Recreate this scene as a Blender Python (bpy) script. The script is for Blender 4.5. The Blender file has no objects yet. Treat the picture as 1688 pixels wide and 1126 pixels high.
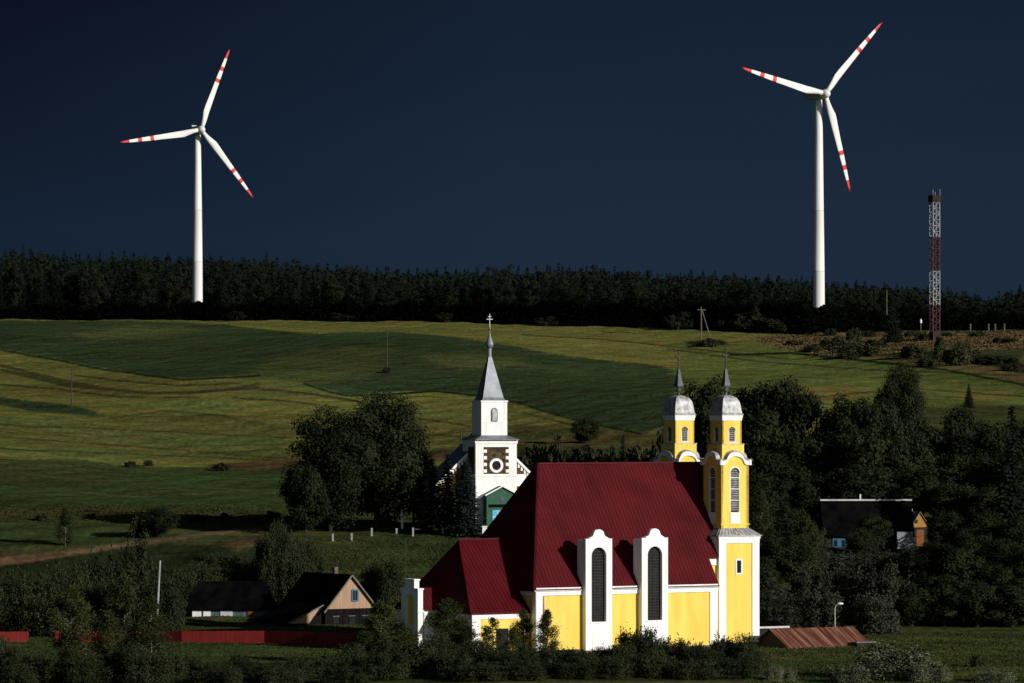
import bpy, math, random
import numpy as np
from mathutils import Vector, Matrix

PI = math.pi
R = math.radians
SC = bpy.context.scene
COL = SC.collection

# ------------------------------------------------------------------ camera
F = 7500.0                  # focal length in photo pixels (1688 wide)
CAMZ = 30.0
HOR = 680.0                 # photo row of eye level
cam_d = bpy.data.cameras.new('camera')
cam = bpy.data.objects.new('camera', cam_d)
COL.objects.link(cam)
cam_d.sensor_width = 36.0
cam_d.lens = 36.0 * F / 1688.0
cam_d.clip_start = 1.0
cam_d.clip_end = 30000.0
cam.location = (0, 0, CAMZ)
cam.rotation_euler = (R(90) + math.atan((HOR - 563.0) / F), 0, 0)
SC.camera = cam

# ------------------------------------------------------------------ light
SUN_AZ = R(53)              # from the camera's back, towards the right
SUN_EL = R(18)
sd = bpy.data.lights.new('sun', 'SUN')
sd.energy = 4.5
sd.angle = R(0.5)
sd.color = (1.0, 0.955, 0.89)
sun = bpy.data.objects.new('sun', sd)
COL.objects.link(sun)
to_sun = Vector((math.sin(SUN_AZ) * math.cos(SUN_EL), -math.cos(SUN_AZ) * math.cos(SUN_EL), math.sin(SUN_EL)))
sun.rotation_euler = to_sun.to_track_quat('Z', 'Y').to_euler()
sun.location = (300, -200, 300)

SC.view_settings.view_transform = 'Standard'
SC.view_settings.look = 'None'
SC.view_settings.exposure = 0.0
SC.view_settings.gamma = 1.0

W = bpy.data.worlds.new('World')
SC.world = W
W.use_nodes = True
nt = W.node_tree
nt.nodes.clear()
N = nt.nodes.new
L = nt.links.new
out = N('ShaderNodeOutputWorld')
bg_clear = N('ShaderNodeBackground')
bg_storm = N('ShaderNodeBackground')
mix = N('ShaderNodeMixShader')
sky = N('ShaderNodeTexSky')
sky.sky_type = 'NISHITA'
sky.sun_disc = False
sky.sun_elevation = SUN_EL
sky.sun_rotation = PI - SUN_AZ        # measured from +Y, clockwise
sky.altitude = 200
L(sky.outputs[0], bg_clear.inputs[0])
bg_clear.inputs[1].default_value = 0.05
tc = N('ShaderNodeTexCoord')
sep = N('ShaderNodeSeparateXYZ')
L(tc.outputs['Generated'], sep.inputs[0])
# the storm front fills the side of the sky the camera looks at
mr = N('ShaderNodeMapRange')
mr.interpolation_type = 'SMOOTHSTEP'
mr.inputs[1].default_value = -0.75
mr.inputs[2].default_value = -0.1
L(sep.outputs[1], mr.inputs[0])
L(mr.outputs[0], mix.inputs[0])
# storm colour: blue-grey rain low down and to the right, violet-black up left
def MATH(op, x, y, z=None):
    m = N('ShaderNodeMath'); m.operation = op
    for i, v in enumerate((x, y, z)):
        if v is None: continue
        if isinstance(v, (int, float)): m.inputs[i].default_value = v
        else: L(v, m.inputs[i])
    return m.outputs[0]
ge = N('ShaderNodeMapRange'); ge.inputs[1].default_value = 0.04; ge.inputs[2].default_value = 0.09
L(sep.outputs[2], ge.inputs[0])
gl = N('ShaderNodeMapRange'); gl.inputs[1].default_value = 0.0; gl.inputs[2].default_value = -0.115
L(sep.outputs[0], gl.inputs[0])
t1 = MATH('MULTIPLY_ADD', ge.outputs[0], 0.35, MATH('MULTIPLY', gl.outputs[0], 0.33))
t2 = MATH('MULTIPLY_ADD', MATH('MULTIPLY', ge.outputs[0], gl.outputs[0]), 0.30, t1)
mp = N('ShaderNodeMapping'); mp.inputs['Scale'].default_value = (7, 7, 34); mp.inputs['Rotation'].default_value = (0, 0.12, 0)
L(tc.outputs['Generated'], mp.inputs[0])
no = N('ShaderNodeTexNoise'); no.inputs['Scale'].default_value = 1.6; no.inputs['Detail'].default_value = 6.0
L(mp.outputs[0], no.inputs['Vector'])
t3 = MATH('MULTIPLY_ADD', MATH('SUBTRACT', no.outputs[0], 0.5), 0.20, t2)
cr = N('ShaderNodeValToRGB')
e = cr.color_ramp.elements
e[0].position = 0.0; e[0].color = (0.0118, 0.0235, 0.0455, 1)
e[1].position = 1.0; e[1].color = (0.0032, 0.0052, 0.0140, 1)
x = e.new(0.35); x.color = (0.0074, 0.0154, 0.0322, 1)
x = e.new(0.65); x.color = (0.0055, 0.0105, 0.0235, 1)
L(t3, cr.inputs[0])
L(cr.outputs[0], bg_storm.inputs[0])
bg_storm.inputs[1].default_value = 1.0
L(bg_clear.outputs[0], mix.inputs[1])
L(bg_storm.outputs[0], mix.inputs[2])
L(mix.outputs[0], out.inputs[0])

# ------------------------------------------------------------------ helpers
def tag(o, label=None, cat=None, group=None, kind=None):
    if label: o['label'] = label
    if cat: o['category'] = cat
    if group: o['group'] = group
    if kind: o['kind'] = kind
    return o

def empty(name, loc, rz=0.0):
    o = bpy.data.objects.new(name, None)
    o.location = loc
    o.rotation_euler = (0, 0, rz)
    o.empty_display_size = 0.5
    COL.objects.link(o)
    return o

def X_at(px, Y):
    return (px - 844.0) / F * Y

def Z_at(py, Y):
    return CAMZ - (py - HOR) / F * Y

class MB:
    """collects shapes into one mesh; self.m is the material slot of what is added next"""
    def __init__(self):
        self.v = []; self.f = []; self.mi = []; self.m = 0
    def face(self, pts):
        b = len(self.v)
        self.v += [tuple(p) for p in pts]
        self.f.append(tuple(range(b, b + len(pts)))); self.mi.append(self.m)
    def add(self, vs, fs):
        b = len(self.v)
        self.v += [tuple(p) for p in vs]
        for q in fs:
            self.f.append(tuple(b + i for i in q)); self.mi.append(self.m)
    def box(self, x0, x1, y0, y1, z0, z1):
        vs = [(x0, y0, z0), (x1, y0, z0), (x1, y1, z0), (x0, y1, z0), (x0, y0, z1), (x1, y0, z1), (x1, y1, z1), (x0, y1, z1)]
        self.add(vs, [(0, 3, 2, 1), (4, 5, 6, 7), (0, 1, 5, 4), (1, 2, 6, 5), (2, 3, 7, 6), (3, 0, 4, 7)])
    def prism(self, p2, a0, a1, axis='y'):
        n = len(p2)
        if axis == 'y':
            A = [(p[0], a0, p[1]) for p in p2]; B = [(p[0], a1, p[1]) for p in p2]
        elif axis == 'x':
            A = [(a0, p[0], p[1]) for p in p2]; B = [(a1, p[0], p[1]) for p in p2]
        else:
            A = [(p[0], p[1], a0) for p in p2]; B = [(p[0], p[1], a1) for p in p2]
        fs = [tuple(range(n)), tuple(range(2 * n - 1, n - 1, -1))]
        for i in range(n):
            j = (i + 1) % n
            fs.append((i, i + n, j + n, j))
        self.add(A + B, fs)
    def slab(self, pts, t):
        """a sheet of thickness t (straight down) under a planar outline"""
        n = len(pts)
        lo = [(p[0], p[1], p[2] - t) for p in pts]
        fs = [tuple(range(n)), tuple(range(2 * n - 1, n - 1, -1))]
        for i in range(n):
            j = (i + 1) % n
            fs.append((i, i + n, j + n, j))
        self.add(list(pts) + lo, fs)
    def tube(self, p0, p1, r0, r1=None, n=8, caps=True):
        if r1 is None: r1 = r0
        p0 = Vector(p0); p1 = Vector(p1)
        d = (p1 - p0).normalized()
        a = d.orthogonal().normalized(); b = d.cross(a)
        vs = []
        for (p, r) in ((p0, r0), (p1, r1)):
            for i in range(n):
                t = 2 * PI * i / n
                vs.append(p + a * (r * math.cos(t)) + b * (r * math.sin(t)))
        fs = [(i, (i + 1) % n, (i + 1) % n + n, i + n) for i in range(n)]
        if caps:
            fs += [tuple(range(n - 1, -1, -1)), tuple(range(n, 2 * n))]
        self.add(vs, fs)
    def beam(self, p0, p1, w, h, up=(0, 0, 1)):
        p0 = Vector(p0); p1 = Vector(p1); up = Vector(up)
        d = (p1 - p0).normalized()
        s = d.cross(up).normalized(); u = s.cross(d)
        vs = []
        for p in (p0, p1):
            for (a, b) in ((-1, -1), (1, -1), (1, 1), (-1, 1)):
                vs.append(p + s * (a * w / 2) + u * (b * h / 2))
        self.add(vs, [(0, 1, 2, 3), (7, 6, 5, 4), (0, 4, 5, 1), (1, 5, 6, 2), (2, 6, 7, 3), (3, 7, 4, 0)])
    def lathe(self, prof, n=16, cx=0, cy=0, rot=0.0, square=False, cap=True):
        vs = []
        k = math.sqrt(2) if square else 1.0
        for (r, z) in prof:
            for i in range(n):
                t = rot + 2 * PI * i / n
                vs.append((cx + r * k * math.cos(t), cy + r * k * math.sin(t), z))
        fs = []
        for j in range(len(prof) - 1):
            for i in range(n):
                a = j * n + i; b = j * n + (i + 1) % n
                fs.append((a, b, b + n, a + n))
        if cap:
            fs += [tuple(range(n - 1, -1, -1)), tuple(range((len(prof) - 1) * n, len(prof) * n))]
        self.add(vs, fs)
    def build(self, name, mats, parent=None, smooth=False, recalc=True):
        if not isinstance(mats, (list, tuple)): mats = [mats]
        me = bpy.data.meshes.new(name)
        me.from_pydata(self.v, [], self.f)
        for m in mats: me.materials.append(m)
        if len(mats) > 1:
            me.polygons.foreach_set('material_index', self.mi)
        if recalc:
            import bmesh
            bm = bmesh.new(); bm.from_mesh(me)
            bmesh.ops.recalc_face_normals(bm, faces=bm.faces[:])
            bm.to_mesh(me); bm.free()
        if smooth:
            me.polygons.foreach_set('use_smooth', [True] * len(me.polygons))
        me.update()
        o = bpy.data.objects.new(name, me)
        COL.objects.link(o)
        if parent: o.parent = parent
        return o

def arch_pts(xc, hw, zs, n=10, k=1.0):
    """points over an arch from left spring to right spring"""
    return [(xc - hw * math.cos(PI * i / n), zs + k * hw * math.sin(PI * i / n)) for i in range(n + 1)]

def holed(mb, top, z0, xc, hw, hz0, hzs, y0, y1, axis='y', k=1.0):
    """wall whose outline top is the list of (x, z) from left to right, with one arched opening"""
    ar = arch_pts(xc, hw, hzs, 12, k)
    mid = len(ar) // 2
    # split the top line at xc
    tl = [p for p in top if p[0] < xc - 1e-6]; tr = [p for p in top if p[0] > xc + 1e-6]
    a = tl[-1]; b = tr[0]
    t = (xc - a[0]) / (b[0] - a[0]); tm = (xc, a[1] + (b[1] - a[1]) * t)
    for p in top:
        if abs(p[0] - xc) < 1e-6: tm = p
    xl = top[0][0]; xr = top[-1][0]
    left = [(xl, z0), (xc, z0), (xc, hz0), (xc - hw, hz0)] + ar[:mid + 1] + [tm] + tl[::-1]
    right = [(xr, z0)] + tr[::-1] + [tm] + ar[mid:] + [(xc + hw, hz0), (xc, hz0), (xc, z0)]
    mb.prism(left, y0, y1, axis); mb.prism(right, y0, y1, axis)

# ------------------------------------------------------------------ materials
def new_mat(name):
    m = bpy.data.materials.new(name); m.use_nodes = True
    b = m.node_tree.nodes['Principled BSDF']
    return m, m.node_tree, b

def mat_noise(name, c1, c2, scale=1.0, rough=0.8, detail=4.0, bump=0.0, bscale=None, spec=0.3, metal=0.0, lo=0.35, hi=0.65, stretch=(1, 1, 1), coords='Object'):
    m, t, b = new_mat(name)
    tc = t.nodes.new('ShaderNodeTexCoord'); mp = t.nodes.new('ShaderNodeMapping')
    mp.inputs['Scale'].default_value = stretch
    t.links.new(tc.outputs[coords], mp.inputs[0])
    n = t.nodes.new('ShaderNodeTexNoise'); n.inputs['Scale'].default_value = scale; n.inputs['Detail'].default_value = detail
    t.links.new(mp.outputs[0], n.inputs['Vector'])
    r = t.nodes.new('ShaderNodeValToRGB')
    r.color_ramp.elements[0].position = lo; r.color_ramp.elements[0].color = (*c1, 1)
    r.color_ramp.elements[1].position = hi; r.color_ramp.elements[1].color = (*c2, 1)
    t.links.new(n.outputs[0], r.inputs[0]); t.links.new(r.outputs[0], b.inputs['Base Color'])
    b.inputs['Roughness'].default_value = rough; b.inputs['Metallic'].default_value = metal
    b.inputs['Specular IOR Level'].default_value = spec
    if bump:
        n2 = t.nodes.new('ShaderNodeTexNoise'); n2.inputs['Scale'].default_value = bscale or scale * 4; n2.inputs['Detail'].default_value = 6
        t.links.new(tc.outputs[coords], n2.inputs['Vector'])
        bp = t.nodes.new('ShaderNodeBump'); bp.inputs['Strength'].default_value = bump; bp.inputs['Distance'].default_value = 0.05
        t.links.new(n2.outputs[0], bp.inputs['Height']); t.links.new(bp.outputs[0], b.inputs['Normal'])
    return m

M = {}
def roof_mat():
    """pressed red sheet: shallow steps across the slope, faded patches, faint dirt runs"""
    m, t, b = new_mat('red_sheet_roof')
    tc = t.nodes.new('ShaderNodeTexCoord')
    def nz(scale, st, det):
        mp = t.nodes.new('ShaderNodeMapping'); mp.inputs['Scale'].default_value = st; t.links.new(tc.outputs['Object'], mp.inputs[0])
        n = t.nodes.new('ShaderNodeTexNoise'); n.inputs['Scale'].default_value = scale; n.inputs['Detail'].default_value = det; t.links.new(mp.outputs[0], n.inputs['Vector']); return n
    n1 = nz(1.0, (0.9, 0.16, 0.12), 6); n2 = nz(0.22, (1, 1, 1), 3)
    ad = t.nodes.new('ShaderNodeMath'); ad.operation = 'MULTIPLY_ADD'; ad.inputs[1].default_value = 0.55
    t.links.new(n1.outputs[0], ad.inputs[0]); t.links.new(n2.outputs[0], ad.inputs[2])
    r = t.nodes.new('ShaderNodeValToRGB')
    r.color_ramp.elements[0].position = 0.55; r.color_ramp.elements[0].color = (0.056, 0.0030, 0.0055, 1)
    r.color_ramp.elements[1].position = 1.0; r.color_ramp.elements[1].color = (0.090, 0.0062, 0.0098, 1)
    t.links.new(ad.outputs[0], r.inputs[0]); t.links.new(r.outputs[0], b.inputs['Base Color'])
    b.inputs['Roughness'].default_value = 0.6; b.inputs['Specular IOR Level'].default_value = 0.12
    sp = t.nodes.new('ShaderNodeSeparateXYZ'); t.links.new(tc.outputs['Object'], sp.inputs[0])
    fr = t.nodes.new('ShaderNodeMath'); fr.operation = 'MULTIPLY'; fr.inputs[1].default_value = 1 / 0.62; t.links.new(sp.outputs[2], fr.inputs[0])
    fc = t.nodes.new('ShaderNodeMath'); fc.operation = 'FRACT'; t.links.new(fr.outputs[0], fc.inputs[0])
    bp = t.nodes.new('ShaderNodeBump'); bp.inputs['Strength'].default_value = 0.35; bp.inputs['Distance'].default_value = 0.04
    t.links.new(fc.outputs[0], bp.inputs['Height']); t.links.new(bp.outputs[0], b.inputs['Normal'])
    return m
M['yellow'] = mat_noise('yellow_plaster', (0.68, 0.49, 0.092), (0.83, 0.625, 0.135), 0.55, 0.9, 8, 0.35, 3.0, 0.12, lo=0.28, hi=0.66, stretch=(1.6, 1.6, 0.28))
M['white'] = mat_noise('white_plaster', (0.66, 0.66, 0.64), (0.84, 0.84, 0.83), 0.6, 0.9, 8, 0.3, 3.0, 0.12, lo=0.25, hi=0.55, stretch=(1.6, 1.6, 0.25))
M['plinth'] = mat_noise('plinth_stone', (0.06, 0.05, 0.04), (0.14, 0.12, 0.10), 1.2, 0.95, 5, 0.4)
M['red_roof'] = mat_noise('red_sheet_roof', (0.066, 0.0035, 0.0065), (0.082, 0.0050, 0.0085), 0.25, 0.55, 5, 0.05, 0.6, 0.15)
M['red_roof'] = roof_mat()
M['zinc'] = mat_noise('galvanised_sheet', (0.19, 0.195, 0.205), (0.54, 0.55, 0.565), 1.6, 0.6, 6, 0.25, 1.6, 0.3, 0.25, 0.3, 0.7)
M['slate_sheet'] = mat_noise('blue_grey_sheet', (0.13, 0.148, 0.172), (0.22, 0.245, 0.28), 0.9, 0.5, 6, 0.15, 1.6, 0.4, 0.25, 0.3, 0.7)
M['louvre'] = mat_noise('grey_louvre_boards', (0.30, 0.31, 0.33), (0.52, 0.53, 0.55), 1.5, 0.7, 4, 0.1)
M['glass_dark'] = mat_noise('dark_window_glass', (0.006, 0.0065, 0.007), (0.014, 0.015, 0.016), 0.6, 0.35, 3, 0, None, 0.08)
M['iron'] = mat_noise('dark_iron', (0.018, 0.015, 0.012), (0.035, 0.03, 0.026), 2, 0.6, 3)
M['lead_bar'] = mat_noise('grey_window_bars', (0.022, 0.022, 0.022), (0.045, 0.045, 0.045), 2, 0.7, 3)
M['gold'] = mat_noise('gilded_metal', (0.20, 0.15, 0.07), (0.34, 0.26, 0.12), 2, 0.35, 3, 0, None, 0.5, 0.8)
M['stone'] = None
M['turbine'] = mat_noise('turbine_paint', (0.66, 0.67, 0.66), (0.74, 0.75, 0.73), 0.12, 0.5, 5, 0, None, 0.3, stretch=(1, 1, 0.3))
M['turbine_red'] = mat_noise('turbine_red_paint', (0.46, 0.020, 0.022), (0.60, 0.030, 0.030), 0.3, 0.5, 4, 0, None, 0.3)
M['turbine_grey'] = mat_noise('nacelle_paint', (0.30, 0.32, 0.33), (0.42, 0.43, 0.44), 0.3, 0.6, 4)
M['lattice_white'] = mat_noise('white_lattice_paint', (0.17, 0.185, 0.205), (0.27, 0.28, 0.30), 0.4, 0.6, 4)
M['lattice_red'] = mat_noise('red_lattice_paint', (0.034, 0.010, 0.010), (0.056, 0.015, 0.014), 0.4, 0.7, 4)
M['green_wood'] = mat_noise('green_painted_wood', (0.003, 0.052, 0.026), (0.006, 0.080, 0.038), 1.2, 0.6, 4)
M['blue_paint'] = mat_noise('blue_paint', (0.022, 0.085, 0.15), (0.036, 0.125, 0.21), 1.2, 0.6, 4)
M['blue_door'] = mat_noise('bright_blue_door_paint', (0.06, 0.30, 0.55), (0.10, 0.40, 0.66), 1.2, 0.6, 4)
M['dark_sheet'] = mat_noise('dark_weathered_sheet', (0.045, 0.05, 0.058), (0.10, 0.11, 0.125), 1.2, 0.6, 5, 0.1, 1.6, 0.3, 0.2)
M['shadow_boards'] = mat_noise('shadow_dark_boards', (0.0045, 0.004, 0.0035), (0.012, 0.0105, 0.0095), 1.0, 0.95, 5, 0.3, None, 0.05, stretch=(4, 4, 0.4))  # near-black boards: the church's shadow on these walls put into the colour
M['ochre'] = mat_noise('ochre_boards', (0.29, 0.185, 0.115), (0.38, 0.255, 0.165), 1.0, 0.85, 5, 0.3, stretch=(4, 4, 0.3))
M['ochre_bright'] = mat_noise('yellow_ochre_boards', (0.24, 0.125, 0.02), (0.34, 0.18, 0.032), 1.0, 0.85, 5, 0.3, stretch=(4, 4, 0.3))
M['rust_door'] = mat_noise('rust_brown_boards', (0.13, 0.040, 0.010), (0.20, 0.062, 0.016), 1.0, 0.85, 5, 0.3)
M['dark_roof'] = mat_noise('black_roofing', (0.0022, 0.0022, 0.0025), (0.006, 0.0055, 0.0055), 0.6, 1.0, 5, 0.3, None, 0.0)
M['dark_wood'] = mat_noise('weathered_dark_boards', (0.010, 0.0085, 0.007), (0.026, 0.022, 0.019), 1.0, 0.9, 5, 0.3, stretch=(4, 4, 0.4))
M['blue_grey_wood'] = mat_noise('blue_grey_boards', (0.05, 0.07, 0.09), (0.10, 0.13, 0.16), 1.0, 0.9, 5, 0.2, stretch=(4, 4, 0.4))
M['red_fence'] = mat_noise('red_fence_boards', (0.135, 0.0065, 0.006), (0.19, 0.012, 0.009), 0.8, 0.8, 5, 0.2, stretch=(5, 5, 0.4))
M['rust'] = mat_noise('rusty_sheet', (0.080, 0.018, 0.008), (0.34, 0.18, 0.115), 0.8, 0.85, 8, 0.2, stretch=(3.4, 0.16, 0.16), lo=0.42, hi=0.74)
M['concrete'] = mat_noise('concrete_pole', (0.26, 0.26, 0.25), (0.38, 0.38, 0.36), 0.8, 0.9, 5, 0.2)
M['pole_wood'] = mat_noise('pole_wood', (0.03, 0.026, 0.02), (0.06, 0.05, 0.04), 0.8, 0.9, 5, 0.2)
M['old_pole'] = mat_noise('silvered_pole_wood', (0.09, 0.083, 0.07), (0.15, 0.138, 0.118), 0.8, 0.9, 5, 0.2)
M['ridge_metal'] = mat_noise('ridge_sheet', (0.42, 0.44, 0.46), (0.6, 0.61, 0.62), 0.8, 0.6, 4)
M['grey_roof'] = mat_noise('grey_sheet_roof', (0.10, 0.10, 0.105), (0.20, 0.20, 0.205), 0.7, 0.7, 5, 0.2)
M['bark'] = mat_noise('bark', (0.018, 0.014, 0.010), (0.045, 0.036, 0.028), 2.0, 0.95, 5, 0.5, stretch=(3, 3, 0.5))
M['birch_bark'] = mat_noise('birch_bark', (0.04, 0.036, 0.03), (0.20, 0.19, 0.175), 1.6, 0.9, 5, 0.3, stretch=(1, 1, 2.5))
M['shade_yellow'] = M['yellow']

def stone_mat():
    m, t, b = new_mat('brown_rubble_stone')
    tc = t.nodes.new('ShaderNodeTexCoord')
    v = t.nodes.new('ShaderNodeTexVoronoi'); v.inputs['Scale'].default_value = 3.2
    t.links.new(tc.outputs['Object'], v.inputs['Vector'])
    r = t.nodes.new('ShaderNodeValToRGB')
    r.color_ramp.elements[0].color = (0.022, 0.016, 0.010, 1); r.color_ramp.elements[1].color = (0.105, 0.078, 0.045, 1)
    sp = t.nodes.new('ShaderNodeSeparateColor'); t.links.new(v.outputs['Color'], sp.inputs[0])
    t.links.new(sp.outputs[0], r.inputs[0]); t.links.new(r.outputs[0], b.inputs['Base Color'])
    b.inputs['Roughness'].default_value = 0.95; b.inputs['Specular IOR Level'].default_value = 0.15
    bp = t.nodes.new('ShaderNodeBump'); bp.inputs['Strength'].default_value = 0.6; bp.inputs['Distance'].default_value = 0.08
    t.links.new(v.outputs['Distance'], bp.inputs['Height']); bp.invert = True
    t.links.new(bp.outputs[0], b.inputs['Normal'])
    return m
M['stone'] = stone_mat()

def leaf_mat(name, dark, light, scale=0.35, spec=0.08, rough=0.7, leafvar=0.28, midmix=0.4):
    """foliage: slow drift through the crown, a drift from plant to plant and one from leaf to leaf"""
    m, t, b = new_mat(name)
    tc = t.nodes.new('ShaderNodeTexCoord')
    n = t.nodes.new('ShaderNodeTexNoise'); n.inputs['Scale'].default_value = scale; n.inputs['Detail'].default_value = 5
    t.links.new(tc.outputs['Object'], n.inputs['Vector'])
    oi = t.nodes.new('ShaderNodeObjectInfo'); ge = t.nodes.new('ShaderNodeNewGeometry')
    ad = t.nodes.new('ShaderNodeMath'); ad.operation = 'MULTIPLY_ADD'; ad.inputs[1].default_value = 0.30
    t.links.new(oi.outputs['Random'], ad.inputs[0]); t.links.new(n.outputs[0], ad.inputs[2])
    a2 = t.nodes.new('ShaderNodeMath'); a2.operation = 'MULTIPLY_ADD'; a2.inputs[1].default_value = leafvar
    t.links.new(ge.outputs['Random Per Island'], a2.inputs[0]); t.links.new(ad.outputs[0], a2.inputs[2])
    r = t.nodes.new('ShaderNodeValToRGB')
    r.color_ramp.elements[0].position = 0.40; r.color_ramp.elements[0].color = (*dark, 1)
    r.color_ramp.elements[1].position = 0.95; r.color_ramp.elements[1].color = (*light, 1)
    mid = r.color_ramp.elements.new(0.7); mid.color = tuple(d * (1 - midmix) + l * midmix for d, l in zip(dark, light)) + (1,)
    t.links.new(a2.outputs[0], r.inputs[0]); t.links.new(r.outputs[0], b.inputs['Base Color'])
    b.inputs['Roughness'].default_value = rough; b.inputs['Specular IOR Level'].default_value = spec
    return m
M['leaf'] = leaf_mat('broadleaf_foliage', (0.0055, 0.0085, 0.0034), (0.021, 0.027, 0.0105))
M['leaf_bush'] = leaf_mat('bush_foliage', (0.0085, 0.0135, 0.0052), (0.034, 0.041, 0.017), 0.6)
M['leaf_birch'] = leaf_mat('birch_foliage', (0.0115, 0.018, 0.0052), (0.042, 0.050, 0.016), 0.6)
M['leaf_willow'] = leaf_mat('willow_foliage', (0.006, 0.009, 0.005), (0.125, 0.135, 0.078), 0.8, 0.1, 0.6, 0.5, 0.10)
M['leaf_midwillow'] = leaf_mat('grey_willow_foliage', (0.012, 0.015, 0.009), (0.046, 0.050, 0.034), 0.4)
M['needle'] = leaf_mat('spruce_needles', (0.005, 0.009, 0.006), (0.017, 0.025, 0.016), 0.6)
M['needle_blue'] = leaf_mat('blue_spruce_needles', (0.009, 0.016, 0.015), (0.026, 0.040, 0.036), 0.6)
M['far_needle'] = leaf_mat('far_conifer_needles', (0.0042, 0.0075, 0.0058), (0.012, 0.017, 0.012), 0.12, 0.03, 0.9)
M['far_leaf'] = leaf_mat('far_broadleaf_foliage', (0.0060, 0.0088, 0.0062), (0.018, 0.021, 0.012), 0.12, 0.03, 0.9)
M['belt_leaf'] = leaf_mat('hedge_foliage', (0.0010, 0.0017, 0.0011), (0.0034, 0.0046, 0.0030), 0.08, 0.0, 1.0)  # near-black colour stands in for cloud shade over the belt
M['scrub_leaf'] = leaf_mat('scrub_foliage', (0.013, 0.018, 0.009), (0.048, 0.050, 0.025), 0.3, 0.05, 0.9)

# ------------------------------------------------------------------ terrain
PXC = [-400, 0, 650, 850, 1230, 1330, 2000]
YN = [0, 300, 450, 520, 560, 585, 610, 640, 688, 705, 760, 850, 1000, 1200, 1450, 1600, 1750, 2080, 2500, 3200, 4500, 7000]
ZT = [
    # left, left, left of church, church, church, right, right
    [-2, -2, -2, -2, -2, -2, -2],
    [-1, -1, -1, -1, -1, -1, -1],
    [-.5, -.5, -.4, 0, 0, -.2, -.2],
    [0.1, 0.1, 0.3, .75, .75, .3, .3],
    [1.15, 1.15, 1.0, .8, .8, .75, .75],
    [1.2, 1.2, 1.2, .9, .85, 1.05, 1.05],
    [.4, .4, .6, 1.6, 1.8, 2.4, 2.4],
    [.9, .9, 1.5, 4.8, 5.0, 5.0, 5.0],
    [10.0, 10.0, 11.2, 11.1, 10.2, 8.3, 8.3],
    [11.3, 11.3, 11.6, 11.5, 11.2, 9.6, 9.6],
    [14.2, 14.2, 14.5, 14.5, 14.2, 12.8, 12.8],
    [19.0, 19.0, 19.2, 19.2, 19.0, 18.4, 18.4],
    [27, 27, 27, 27, 27, 27, 27],
    [38, 38, 38, 38, 38, 38, 38],
    [49.5, 49.5, 49.5, 49.5, 49.0, 48.5, 48.0],
    [57.5, 57.5, 57.5, 57, 56.5, 55.8, 55.3],
    [65.3, 65.3, 65, 64.5, 63, 62.5, 62],
    [77, 77, 77, 76, 73, 72, 71],
    [90, 90, 90, 88, 84, 83, 82],
    [98, 98, 98, 96, 92, 90, 90],
    [95, 95, 95, 95, 90, 90, 90],
    [90, 90, 90, 90, 90, 90, 90],
]
ZT = np.array(ZT, float); YN = np.array(YN, float); PXC = np.array(PXC, float)
# smooth the profile by sampling finely and blurring
YF = np.arange(0, 7001, 10.0)
ZF = np.stack([np.interp(YF, YN, ZT[:, i]) for i in range(len(PXC))], 1)
ker = np.hanning(7); ker /= ker.sum()
for i in range(ZF.shape[1]):
    p = np.pad(ZF[:, i], 3, mode='edge'); ZF[:, i] = np.convolve(p, ker, 'valid')

def gz_np(x, y):
    y = np.asarray(y, float); x = np.asarray(x, float)
    px = 844.0 + F * x / np.maximum(y, 250.0)
    px = np.clip(px, PXC[0], PXC[-1] - 1)
    yi = np.clip(y / 10.0, 0, len(YF) - 1.001)
    j = yi.astype(int); fy = yi - j
    k = np.clip(np.searchsorted(PXC, px, side='right') - 1, 0, len(PXC) - 2)
    fx = (px - PXC[k]) / (PXC[k + 1] - PXC[k])
    fx = fx * fx * (3 - 2 * fx)
    a = ZF[j, k] * (1 - fx) + ZF[j, k + 1] * fx
    b = ZF[j + 1, k] * (1 - fx) + ZF[j + 1, k + 1] * fx
    z = a * (1 - fy) + b * fy
    w = np.clip((y - 720) / 220.0, 0, 1) * np.clip((1740 - y) / 260.0, 0, 1)
    z = z + w * (2.3 * np.sin(x / 46 + y / 170 + 0.6) + 1.3 * np.sin(x / 29 - y / 120 + 1.9) + 1.1 * np.sin(y / 75.0 + x / 90.0)
                 + 0.35 * np.sin(x / 13 + y / 60) )
    w2 = np.clip((y - 585) / 60.0, 0, 1)
    z = z + w2 * (0.12 * np.sin(x / 3.1 + y / 5.3) + 0.10 * np.sin(x / 1.9 - y / 4.1 + 2) + 0.25 * np.sin(x / 7.7 + y / 9.0))
    return z

def gz(x, y):
    return float(gz_np(np.array([x]), np.array([y]))[0])

def ground(px, py, y0=420.0, y1=2400.0):
    """where the photo pixel meets the ground: returns x, y, z"""
    Y = np.arange(y0, y1, 0.5)
    X = X_at(px, Y)
    hit = np.nonzero(gz_np(X, Y) >= Z_at(py, Y))[0]
    i = hit[0] if len(hit) else len(Y) - 1
    return float(X[i]), float(Y[i]), gz(X[i], Y[i])

def inpoly(px, py, poly):
    r = np.zeros(px.shape, bool)
    n = len(poly)
    for i in range(n):
        x0, y0 = poly[i]; x1, y1 = poly[(i + 1) % n]
        if y0 == y1: continue
        c = ((y0 > py) != (y1 > py)) & (px < (x1 - x0) * (py - y0) / (y1 - y0) + x0)
        r ^= c
    return r

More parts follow.
